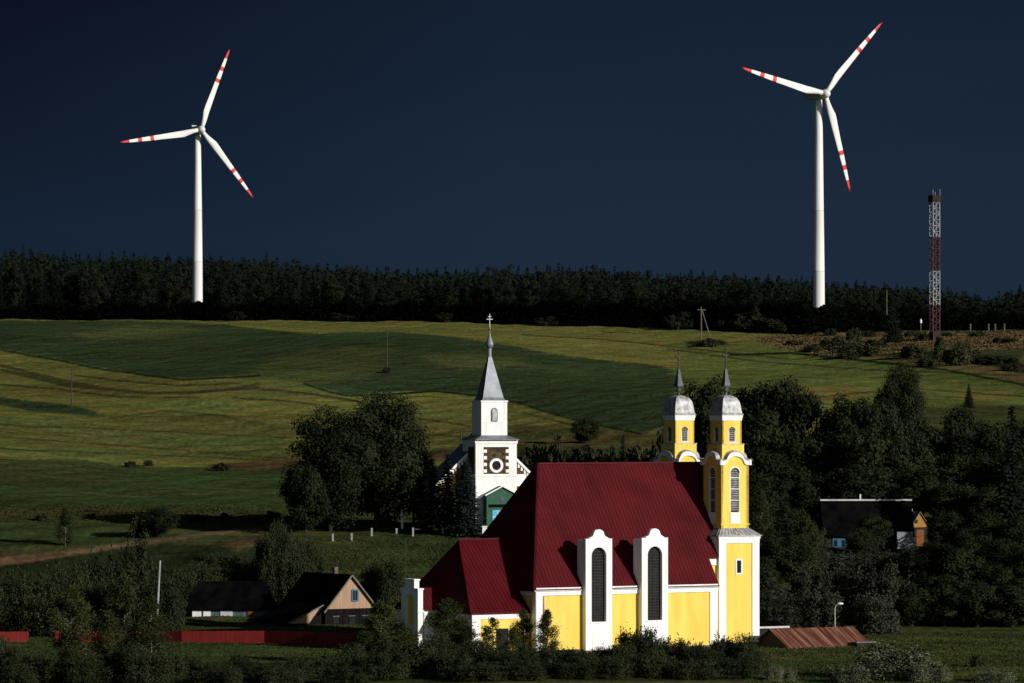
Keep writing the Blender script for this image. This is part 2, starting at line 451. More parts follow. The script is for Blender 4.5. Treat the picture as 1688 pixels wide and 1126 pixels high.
CY = (0.138, 0.134, 0.038)     # mown, yellowing meadow
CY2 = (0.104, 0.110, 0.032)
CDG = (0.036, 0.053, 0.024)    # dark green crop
CDG2 = (0.066, 0.076, 0.027)   # paler swell in that crop
CG = (0.044, 0.062, 0.022)     # green pasture
CGB = (0.046, 0.070, 0.022)
CRG = (0.050, 0.056, 0.021)    # rough grass
CDR = (0.020, 0.026, 0.011)    # dark undergrowth
CTN = (0.145, 0.106, 0.046)    # dry tan grass
CTR = (0.125, 0.086, 0.050)    # dirt track
CBR = (0.095, 0.060, 0.028)    # brown strip
CMD = (0.082, 0.094, 0.027)    # river meadow
PATCH = [
    (CY, [(-900, 515), (2600, 515), (2600, 770), (-900, 770)], 3),
    (CY2, [(-900, 690), (160, 690), (330, 672), (480, 700), (480, 760), (-900, 760)], 12),
    (CY2, [(330, 640), (560, 560), (640, 552), (560, 640), (480, 660)], 10),
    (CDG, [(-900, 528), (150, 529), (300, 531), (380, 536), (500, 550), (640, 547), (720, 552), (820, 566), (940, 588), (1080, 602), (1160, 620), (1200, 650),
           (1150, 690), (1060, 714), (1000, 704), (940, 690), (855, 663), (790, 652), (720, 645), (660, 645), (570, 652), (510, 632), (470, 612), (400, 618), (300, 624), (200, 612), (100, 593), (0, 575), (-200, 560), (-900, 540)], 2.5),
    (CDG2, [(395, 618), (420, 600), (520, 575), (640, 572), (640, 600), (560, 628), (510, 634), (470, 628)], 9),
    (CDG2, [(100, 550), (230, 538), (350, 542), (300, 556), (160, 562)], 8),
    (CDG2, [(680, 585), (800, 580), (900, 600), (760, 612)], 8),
    (CDG, [(-900, 640), (0, 655), (60, 662), (120, 668), (172, 684), (150, 686), (60, 679), (0, 668), (-900, 650)], 2),
    (CRG, [(0, 608), (60, 618), (120, 632), (170, 640), (215, 645), (170, 644), (110, 638), (50, 624), (0, 612)], 1.5),
    (CG, [(-900, 756), (120, 757), (250, 771), (345, 773), (500, 776), (500, 850), (430, 856), (300, 845), (-900, 845)], 3),
    (CGB, [(280, 790), (380, 784), (480, 788), (490, 822), (380, 826), (300, 812)], 6),
    (CRG, [(-900, 760), (100, 760), (220, 775), (140, 800), (-900, 805)], 8),
    ((0.066, 0.054, 0.024), [(60, 836), (300, 838), (440, 846), (440, 858), (300, 858), (100, 852), (-300, 850), (-300, 842)], 4),
    (CG, [(-900, 863), (120, 864), (235, 866), (235, 882), (120, 890), (-900, 895)], 2),
    (CRG, [(-900, 895), (120, 890), (235, 880), (440, 862), (480, 870), (480, 1000), (-900, 1000)], 3),
    (CDR, [(-900, 936), (120, 915), (260, 895), (420, 900), (430, 1010), (-900, 1020)], 6),
    (CTR, [(-900, 1000), (-200, 950), (0, 919), (150, 902), (300, 882), (430, 867), (520, 858), (560, 858), (520, 863), (430, 873), (300, 889), (150, 911), (0, 934), (-200, 972), (-900, 1030)], 2),
    ((0.075, 0.058, 0.030), [(370, 900), (400, 884), (430, 876), (440, 882), (410, 902), (390, 910)], 4),
    (CBR, [(338, 767), (400, 762), (500, 758), (500, 770), (420, 776)], 1.5),
    (CBR, [(680, 747), (780, 736), (800, 750), (690, 757)], 2),
    ((0.088, 0.076, 0.028), [(840, 700), (1000, 706), (1100, 716), (1100, 742), (840, 742)], 5),
    (CRG, [(840, 736), (1120, 740), (1200, 800), (1200, 900), (840, 900)], 5),
    (CRG, [(500, 860), (700, 875), (800, 880), (800, 1000), (480, 1000)], 4),
    (CG, [(640, 900), (720, 890), (790, 900), (720, 960), (660, 960)], 10),
    ((0.110, 0.128, 0.036), [(1120, 566), (1300, 572), (1700, 600), (2300, 600), (2300, 690), (1120, 690)], 8),
    ((0.165, 0.135, 0.040), [(1300, 640), (1400, 636), (1440, 650), (1380, 664), (1300, 660)], 8), ((0.150, 0.135, 0.040), [(1560, 650), (1660, 640), (1700, 655), (1600, 664)], 7),
    (CTN, [(1240, 560), (1320, 540), (2300, 540), (2300, 640), (1688, 632), (1560, 606), (1400, 587), (1290, 574)], 4),
    (CRG, [(1330, 528), (2300, 528), (2300, 556), (1688, 556), (1560, 560), (1400, 548)], 5),
    (CRG, [(1560, 566), (1640, 560), (1688, 575), (1688, 596), (1600, 590)], 5),
    (CDR, [(1340, 570), (1400, 556), (1480, 560), (1560, 575), (1600, 590), (1540, 600), (1440, 586), (1350, 582)], 7),
    (CDR, [(1560, 592), (1640, 584), (1700, 600), (1700, 622), (1640, 612)], 6),
    (CTN, [(1290, 548), (1340, 545), (1380, 560), (1320, 566)], 4), ((0.13, 0.088, 0.040), [(1585, 602), (1640, 604), (1688, 618), (1688, 630), (1620, 614)], 3),
    (CDR, [(1130, 563), (1190, 560), (1200, 569), (1140, 571)], 2),
    (CRG, [(1420, 672), (1688, 668), (2300, 668), (2300, 760), (1300, 760)], 4),
    ((0.056, 0.080, 0.025), [(-900, 1030), (300, 1045), (640, 1060), (640, 1100), (-900, 1100)], 5),
    (CMD, [(1230, 1050), (2300, 1050), (2300, 1200), (1230, 1200)], 4),
    (CTR, [(1240, 1080), (1300, 1073), (1380, 1074), (1360, 1081), (1300, 1084), (1240, 1088)], 2),
    (CG, [(1240, 1086), (1420, 1086), (1420, 1126), (1240, 1126)], 6),
]

BX = [-500, 0, 350, 700, 1000, 1330, 1480, 1700, 2200]     # where the belt of scrub above the fields runs
BY = [1775, 1772, 1765, 1750, 1715, 1672, 1705, 1720, 1720]
def strip(pts, w):
    return [(p[0], p[1] - w / 2) for p in pts] + [(p[0], p[1] + w / 2) for p in pts[::-1]]
CED = (0.016, 0.024, 0.011)    # weeds left standing along field edges
CWR = (0.060, 0.055, 0.022)    # wheel rows
for pts, w, c in (
    ([(-900, 541), (0, 577), (100, 595), (170, 609), (230, 617), (300, 626), (400, 621), (430, 619)], 3.2, CED),
    ([(500, 632), (540, 645), (570, 653), (640, 650), (720, 645), (790, 653), (855, 664), (940, 691), (1060, 716)], 3.6, CED),
    ([(0, 602), (60, 617), (120, 631), (170, 640), (230, 647), (300, 648), (380, 642), (430, 632)], 5, CWR),
    ([(120, 618), (200, 628), (300, 636), (400, 632)], 3, CWR), ([(0, 634), (90, 641), (200, 655), (330, 655)], 3, CWR),
    ([(330, 645), (420, 640), (520, 650), (600, 664)], 4, (0.055, 0.040, 0.022)), ([(380, 655), (480, 662), (560, 672)], 3, CWR),
    ([(180, 690), (270, 677), (360, 685), (450, 702)], 4, (0.075, 0.072, 0.025)),
    ([(0, 720), (200, 735), (480, 757)], 2.5, CWR), ([(0, 700), (200, 708), (480, 722)], 2.5, CWR), ([(0, 740), (250, 750), (480, 760)], 2.5, CWR),
    ([(860, 552), (1000, 560), (1150, 576), (1300, 592)], 2.5, CWR), ([(1100, 575), (1250, 596), (1440, 610), (1700, 620)], 2.5, CWR),
    ([(1200, 585), (1300, 582), (1400, 592), (1560, 610), (1700, 637)], 4, CED), ([(1200, 640), (1340, 655), (1500, 640), (1700, 655)], 2.5, CWR),
    ([(690, 690), (760, 700), (840, 716)], 3, CWR), ([(700, 715), (780, 722), (860, 735)], 3, CWR), ([(860, 680), (940, 700), (1000, 716)], 3, CWR),
):
    PATCH.append((c, strip(pts, w), 1.2))

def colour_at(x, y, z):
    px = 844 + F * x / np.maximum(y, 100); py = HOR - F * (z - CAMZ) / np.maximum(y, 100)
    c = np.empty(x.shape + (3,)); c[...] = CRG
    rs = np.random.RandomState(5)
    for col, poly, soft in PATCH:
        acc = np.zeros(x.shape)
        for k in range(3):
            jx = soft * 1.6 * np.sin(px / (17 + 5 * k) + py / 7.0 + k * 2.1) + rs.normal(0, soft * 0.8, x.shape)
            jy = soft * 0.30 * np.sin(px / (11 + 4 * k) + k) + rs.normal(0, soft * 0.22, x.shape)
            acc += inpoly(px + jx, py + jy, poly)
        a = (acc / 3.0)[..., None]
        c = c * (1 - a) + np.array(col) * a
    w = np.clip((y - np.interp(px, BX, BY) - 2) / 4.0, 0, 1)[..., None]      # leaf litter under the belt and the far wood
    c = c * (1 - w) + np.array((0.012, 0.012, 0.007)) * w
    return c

def build_terrain():
    ys = [-80, 0, 80, 160, 240, 300, 350, 400]
    y = 430.0
    while y < 1000: ys.append(y); y += 1.15 + (y - 430) * 0.0018
    while y < 1900: ys.append(y); y += 2.2 + (y - 1000) * 0.0016
    while y < 7000: ys.append(y); y *= 1.02
    ys = np.array(ys)
    fr = np.linspace(-0.135, 0.135, 620)
    tl = np.linspace(-0.8, -0.138, 50); trr = np.linspace(0.138, 0.8, 50)
    ts = np.concatenate([tl, fr, trr])
    T, YY = np.meshgrid(ts, ys)
    XX = T * (np.maximum(YY, 0) + 60.0)
    ZZ = gz_np(XX, YY)
    nv = XX.size; nr, nc = XX.shape
    co = np.stack([XX, YY, ZZ], -1).reshape(-1, 3)
    idx = np.arange(nv).reshape(nr, nc)
    q = np.stack([idx[:-1, :-1], idx[:-1, 1:], idx[1:, 1:], idx[1:, :-1]], -1).reshape(-1, 4)
    me = bpy.data.meshes.new('ground')
    me.vertices.add(nv); me.vertices.foreach_set('co', co.ravel())
    me.loops.add(q.size); me.loops.foreach_set('vertex_index', q.ravel())
    me.polygons.add(len(q)); me.polygons.foreach_set('loop_start', np.arange(0, q.size, 4)); me.polygons.foreach_set('loop_total', np.full(len(q), 4))
    me.update(calc_edges=True)
    me.polygons.foreach_set('use_smooth', [True] * len(q))
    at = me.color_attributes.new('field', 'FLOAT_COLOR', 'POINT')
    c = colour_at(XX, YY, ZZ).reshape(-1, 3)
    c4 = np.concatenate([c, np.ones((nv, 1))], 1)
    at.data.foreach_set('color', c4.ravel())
    m, t, b = new_mat('fields_and_grass')
    A = t.nodes.new('ShaderNodeVertexColor'); A.layer_name = 'field'
    tc = t.nodes.new('ShaderNodeTexCoord')
    def noise(scale, st, det=5, rot=0.0):
        mp = t.nodes.new('ShaderNodeMapping'); mp.inputs['Scale'].default_value = st; mp.inputs['Rotation'].default_value = (0, 0, rot)
        t.links.new(tc.outputs['Object'], mp.inputs[0])
        n = t.nodes.new('ShaderNodeTexNoise'); n.inputs['Scale'].default_value = scale; n.inputs['Detail'].default_value = det; n.inputs['Roughness'].default_value = 0.65
        t.links.new(mp.outputs[0], n.inputs['Vector']); return n
    def rng(n, a, bb, lo, hi):
        r = t.nodes.new('ShaderNodeMapRange'); r.inputs[1].default_value = a; r.inputs[2].default_value = bb; r.inputs[3].default_value = lo; r.inputs[4].default_value = hi
        t.links.new(n.outputs[0], r.inputs[0]); return r
    n1 = rng(noise(1.0, (0.012, 0.11, 0), 8, 0.05), 0.32, 0.68, 0.65, 1.35)    # mown rows
    n2 = rng(noise(1.0, (0.8, 0.22, 0), 9), 0.28, 0.72, 0.50, 1.50)              # tussocks
    n3 = rng(noise(1.0, (0.012, 0.006, 0), 4), 0.3, 0.7, 0.75, 1.25)            # broad patches
    def mul(a, bb):
        k = t.nodes.new('ShaderNodeMath'); k.operation = 'MULTIPLY'; t.links.new(a.outputs[0], k.inputs[0]); t.links.new(bb.outputs[0], k.inputs[1]); return k
    n4 = rng(noise(1.0, (0.016, 0.26, 0), 3, 0.045), 0.34, 0.44, 0.55, 1.05)              # thin wheel rows and grass lines
    k = mul(mul(mul(n1, n2), n3), n4)
    mx = t.nodes.new('ShaderNodeVectorMath'); mx.operation = 'SCALE'
    t.links.new(A.outputs[0], mx.inputs[0]); t.links.new(k.outputs[0], mx.inputs['Scale'])
    # hue drift between greener and drier growth
    nh = rng(noise(1.0, (0.018, 0.11, 0), 5, -0.05), 0.35, 0.65, 0.0, 1.0)
    hm = t.nodes.new('ShaderNodeMix'); hm.data_type = 'RGBA'
    hm.inputs[6].default_value = (0.72, 1.05, 0.95, 1); hm.inputs[7].default_value = (1.24, 0.96, 0.95, 1)
    t.links.new(nh.outputs[0], hm.inputs[0])
    m2 = t.nodes.new('ShaderNodeVectorMath'); m2.operation = 'MULTIPLY'
    t.links.new(mx.outputs[0], m2.inputs[0]); t.links.new(hm.outputs[2], m2.inputs[1])
    t.links.new(m2.outputs[0], b.inputs['Base Color'])
    b.inputs['Roughness'].default_value = 1.0; b.inputs['Specular IOR Level'].default_value = 0.0
    nb = noise(1.0, (0.55, 0.30, 0), 6)
    bp = t.nodes.new('ShaderNodeBump'); bp.inputs['Strength'].default_value = 0.5; bp.inputs['Distance'].default_value = 0.5
    t.links.new(nb.outputs[0], bp.inputs['Height']); t.links.new(bp.outputs[0], b.inputs['Normal'])
    me.materials.append(m)
    o = bpy.data.objects.new('ground', me); COL.objects.link(o)
    o['kind'] = 'structure'
    return o
build_terrain()

# ------------------------------------------------------------------ yellow church
TH = R(31)
CO = Vector((3.0, 550.0, 0.8))
ca, sa = math.cos(TH), math.sin(TH)
def u_of(px, v):
    k = (px - 844.0) / F
    # X = CO.x + u ca - v sa ; Y = CO.y + u sa + v ca ; X = k Y
    return (k * (CO.y + v * ca) - CO.x + v * sa) / (ca - k * sa)

ch = empty('church', CO, TH)
tag(ch, 'yellow and white church with dark red sheet metal roof and twin bell towers', 'church')

EZ, RZ = 7.75, 22.85
KS = (RZ - EZ) / 10.72
def zr(v): return EZ + (v + 0.22) * KS

def ribs(mb, pts_pairs, w=0.11, h=0.034):
    for a, b in pts_pairs:
        a = Vector(a); b = Vector(b)
        mb.beam(a + Vector((0, 0, 0.02)), b + Vector((0, 0, 0.02)), w, h * 2)

# nave walls
mb = MB(); mb.box(0, 26.0, 0, 21, -2.0, 7.9); mb.build('nave_wall', M['yellow'], ch)
mb = MB(); mb.box(26.0, 33.6, 2.7, 18.3, -2.0, 10.7); mb.prism([(2.7, 10.7), (18.3, 10.7), (10.5, 22.2)], 33.0, 33.6, 'x')
mb.build('narthex_wall', M['yellow'], ch)
mb = MB()
mb.box(-0.16, 26.16, -0.16, 21.16, 7.05, 8.0)        # eaves band of the nave
mb.build('cornice', M['white'], ch)
mb = MB(); mb.box(26.17, 27.95, 2.52, 2.9, 10.2, 11.2); mb.build('cornice', M['white'], ch)
for (u0, u1) in ((-0.12, 0.75), (25.0, 26.12)):
    mb = MB(); mb.box(u0, u1, -0.12, 0.9, -2, 7.05); mb.build('pilaster', M['white'], ch)
mb = MB(); mb.box(-0.13, 0.9, 20.1, 21.12, -2, 7.05); mb.build('pilaster', M['white'], ch)
mb = MB(); mb.box(-0.2, 26.2, -0.2, 21.2, -2, 0.45); mb.build('plinth', M['plinth'], ch)
mb = MB(); mb.tube((0.95, -0.16, 0), (0.95, -0.16, 7.0), 0.07); mb.tube((-0.25, -0.2, 0), (-0.25, -0.2, 7.6), 0.09); mb.build('downpipe', M['ridge_metal'], ch)

# nave roof
mb = MB(); t = 0.16
e0, e1, v0, v1, vm = -0.5, 26.35, -0.22, 21.22, 10.5
hu = 6.57; ue = 33.7; vn = 2.25
mb.slab([(e0, v0, EZ), (e1, v0, EZ), (e1, vn, zr(vn)), (27.9, vn, zr(vn)), (27.9, 3.4, zr(3.4)), (ue, 3.4, zr(3.4)), (ue, vm, RZ), (hu, vm, RZ)], t)
mb.slab([(e0, v1, EZ), (hu, vm, RZ), (ue, vm, RZ), (ue, 21 - 3.4, zr(3.4)), (27.9, 21 - 3.4, zr(3.4)), (27.9, 21 - vn, zr(vn)), (e1, 21 - vn, zr(vn)), (e1, v1, EZ)], t)
mb.slab([(e0, v0, EZ), (hu, vm, RZ), (e0, v1, EZ)], t)
pp = []
u = e0 + 0.3
while u < ue:
    va = v0 + .12 if u < e1 - 0.1 else (vn + .1 if u < 27.8 else 3.5)
    vb = vm if u >= hu else v0 + (u - e0) / (hu - e0) * (vm - v0)
    if vb - va > 0.3: pp.append(((u, va, zr(va)), (u, vb, zr(vb))))
    u += 0.52
v = v0 + 0.5
while v < v1:
    d = (v - v0) if v < vm else (v1 - v)
    ub = e0 + d / (vm - v0) * (hu - e0)
    pp.append(((e0, v, EZ), (ub, v, EZ + d * KS)))
    v += 0.52
ribs(mb, pp)
mb.beam((hu, vm, RZ + 0.05), (ue, vm, RZ + 0.05), 0.35, 0.2)
mb.beam((e0, v0, EZ + .05), (hu, vm, RZ + 0.05), 0.25, 0.16)
mb.beam((e0, v1, EZ + .05), (hu, vm, RZ + 0.05), 0.25, 0.16)
roof = mb.build('roof', M['red_roof'], ch)
mb = MB()
mb.tube((e0, v0 - 0.03, EZ - 0.12), (e1, v0 - 0.03, EZ - 0.12), 0.07, n=6); mb.build('gutter', M['ridge_metal'], roof)

# chancel
CE, CR = 5.1, 13.65
cw0, cw1, cu = 1.5, 19.5, -8.14
mb = MB(); mb.box(cu, -0.2, cw0, cw1, -2, 5.2); mb.build('chancel_wall', M['yellow'], ch)
mb = MB(); mb.box(cu - 0.14, -0.17, cw0 - 0.14, cw1 + 0.14, 4.3, 5.25); mb.build('cornice', M['white'], ch)
for (a, b) in ((cw0 - 0.1, cw0 + 0.85), (cw1 - 0.85, cw1 + 0.1)):
    mb = MB(); mb.box(cu - 0.1, cu + 1.05, a, b, -2, 4.3); mb.build('pilaster', M['white'], ch)
mb = MB(); mb.box(cu - 0.18, -0.21, cw0 - 0.18, cw1 + 0.18, -2, 0.4); mb.build('plinth', M['plinth'], ch)
mb = MB()
ce = cu - 0.4; cv0 = cw0 - 0.4; cv1 = cw1 + 0.4; kk = (CR - CE) / (vm - cv0); chu = -4.72
def zc(v): return CE + (v - cv0) * kk
def hipu(z): return max(-0.18, e0 + (z - EZ) / (RZ - EZ) * (hu - e0))
mb.slab([(ce, cv0, CE), (-0.18, cv0, CE), (-0.18, cv0 + (7.6 - CE) / kk, 7.6), (hipu(CR) + .1, vm, CR), (chu, vm, CR)], t)
mb.slab([(ce, cv1, CE), (chu, vm, CR), (hipu(CR) + .1, vm, CR), (-0.18, cv1 - (7.6 - CE) / kk, 7.6), (-0.18, cv1, CE)], t)
mb.slab([(ce, cv0, CE), (chu, vm, CR), (ce, cv1, CE)], t)
pp = []
u = ce + 0.3
while u < hipu(CR):
    vb = vm if u >= chu else cv0 + (u - ce) / (chu - ce) * (vm - cv0)
    va = cv0
    if u > -0.18:
        zz = EZ + (u - e0) / (hu - e0) * (RZ - EZ); va = cv0 + (zz - CE) / kk
    if vb - va > .3: pp.append(((u, va, zc(va)), (u, vb, zc(vb))))
    u += 0.52
v = cv0 + .5
while v < cv1:
    d = min(v - cv0, cv1 - v)
    pp.append(((ce, v, CE), (ce + d / (vm - cv0) * (chu - ce), v, CE + d * kk)))
    v += 0.52
ribs(mb, pp)
mb.beam((chu, vm, CR + .05), (hipu(CR), vm, CR + .05), 0.3, 0.18)
mb.beam((ce, cv0, CE + .05), (chu, vm, CR + .05), 0.22, 0.15)
mb.build('roof', M['red_roof'], ch)
# chancel window
uc = u_of(828, cw0)
mb = MB(); mb.box(uc - 0.85, uc + 0.85, cw0 - 0.04, cw0 + 0.1, 0.55, 3.15); mb.m = 1
mb.box(uc - 0.95, uc + .95, cw0 - 0.12, cw0 - 0.03, 0.40, 0.55); mb.box(uc - 0.04, uc + 0.04, cw0 - 0.08, cw0 - 0.05, 0.55, 3.15); mb.box(uc - .85, uc + .85, cw0 - 0.08, cw0 - 0.05, 2.2, 2.28)
mb.build('window', [M['glass_dark'], M['iron']], ch)

# porch with the stepped gable at the chancel end
pu0, pu1, pv0, pv1 = -11.7, cu, 8.55, 12.45
mb = MB()
mb.box(pu0 + 0.7, pu1 - 0.19, pv0 + .1, pv1 - .1, -2, 5.45); porch = mb.build('porch', M['white'], ch)
mb = MB(); vc = (pv0 + pv1) / 2
top = [(pv0 - .1, 7.7), (pv0 + 0.8, 7.7), (pv0 + .82, 8.75), (vc, 8.8), (pv1 - .82, 8.75), (pv1 - .8, 7.7), (pv1 + .1, 7.7)]
holed(mb, top, -2, vc, 0.95, 3.4, 6.2, pu0, pu0 + 0.69, 'x')
mb.box(pu0 - .08, pu0 + .77, pv0 - .18, pv0 + .72, 7.7, 7.9); mb.box(pu0 - .08, pu0 + .77, pv1 - .72, pv1 + .18, 7.7, 7.9)
mb.box(pu0 - .08, pu0 + .77, pv0 + .72, pv1 - .72, 8.8, 9.0)
mb.box(pu0 - .08, pu0 + .77, pv0 - .2, pv0 - .1, 5.0, 5.3)
mb.build('gable', M['white'], porch)
mb = MB(); mb.box(pu0 + .3, pu0 + .5, vc - 1.0, vc + 1.0, 3.4, 7.25); mb.build('niche', M['yellow'], porch)
mb = MB(); mb.box(pu0 - .06, pu0 + .1, vc - 0.7, vc + .7, -.5, 2.6); mb.build('door', M['dark_wood'], porch)
mb = MB(); pk = 1.15; pe = 5.35; pw = vc - pv0 + 0.25
mb.slab([(pu0 + .7, pv0 - .25, pe), (pu1 + 0.3, pv0 - .25, pe), (pu1 + 1.0, vc, pe + pw * pk), (pu0 + .7, vc, pe + pw * pk)], .12)
mb.slab([(pu0 + .7, pv1 + .25, pe), (pu0 + .7, vc, pe + pw * pk), (pu1 + 1.0, vc, pe + pw * pk), (pu1 + 0.3, pv1 + .25, pe)], .12)
ribs(mb, [((u, pv0 - .25, pe), (u, vc, pe + pw * pk)) for u in np.arange(pu0 + 1.0, pu1, 0.5)])
mb.build('roof', M['red_roof'], porch)
mb = MB(); mb.tube((pu0 + .85, pv0 - .02, 0), (pu0 + .85, pv0 - .02, 5.3), .08); mb.build('downpipe', M['ridge_metal'], porch)

# dormer piers with tall windows
def dormer(pxl, pxr):
    y0 = -0.85
    ul, ur = u_of(pxl, y0), u_of(pxr, y0)
    uc = (ul + ur) / 2; hw = (ur - ul) / 2
    prof = [(-hw, 13.75), (-hw + .02, 13.85), (-hw + 0.55, 13.86), (-hw + 0.57, 13.98)]
    h2 = hw - 0.57
    n = 16
    inner = []
    for i in range(n + 1):
        s = -1 + 2 * i / n
        a = abs(s)
        # ogee: concave flank, round head
        zz = 13.98 + (0.98 * math.sqrt(max(0, 1 - (a / 0.62) ** 2)) * 0.72 + 0.30 if a < 0.60 else 0.30 * ((1 - a) / 0.4) ** 1.6)
        inner.append((s * h2, zz))
    prof = [(-hw, 13.86), (-hw + .55, 13.86)] + [(p[0], p[1]) for p in inner] + [(hw - .55, 13.86), (hw, 13.86)]
    out = []
    for p in prof:
        x = p[0]
        if out and x <= out[-1][0]: x = out[-1][0] + 0.004
        out.append((x, p[1]))
    top = [(uc + p[0], p[1]) for p in out]
    mb = MB()
    holed(mb, top, -2.0, uc, 1.06, 3.75, 11.75, y0, y0 + 0.56)
    mb.box(ul, ur, y0 + 0.57, 1.1, -2, 13.7)
    d = mb.build('dormer', M['white'], ch)
    mb = MB()
    mb.box(uc - 1.1, uc + 1.1, y0 + .50, y0 + .565, 3.7, 12.85); mb.m = 1
    zz = 3.95
    while zz < 12.7:
        mb.box(uc - 1.05, uc + 1.05, y0 + .46, y0 + .485, zz, zz + 0.05); zz += 0.36
    for k in range(1, 6):
        xx = uc - 1.06 + k * 2.12 / 6
        mb.box(xx - .025, xx + .025, y0 + .43, y0 + .455, 3.8, 12.75)
    mb.build('window', [M['glass_dark'], M['lead_bar']], d)
    mb = MB(); mb.box(uc - 1.2, uc + 1.2, y0 - .1, y0 + .35, 3.58, 3.72); mb.build('sill', M['white'], d)
    mb = MB(); mb.box(uc - 1.0, uc + 1.0, y0 - .05, y0, 0.6, 2.6); mb.build('panel', M['white'], d)
    mb = MB(); mb.box(ul - .06, ur + .06, y0 - .06, 0.0, -2, 0.3); mb.build('plinth', M['plinth'], d)
    return d
dormer(965.5, 1009); dormer(1058, 1101)

# bell towers
def ring(mb, cx, cy, h, z0, z1):
    mb.box(cx - h, cx + h, cy - h, cy + h, z0, z1)

def four(fn, mb, cx, cy):
    """run fn on a scratch builder four times, turned by 90 degrees about the tower's axis"""
    for k in range(4):
        s = MB(); fn(s)
        c, n = [(1, 0), (0, 1), (-1, 0), (0, -1)][k]
        b = len(mb.v)
        mb.v += [(cx + p[0] * c - p[1] * n, cy + p[0] * n + p[1] * c, p[2]) for p in s.v]
        mb.f += [tuple(b + i for i in q) for q in s.f]; mb.mi += s.mi

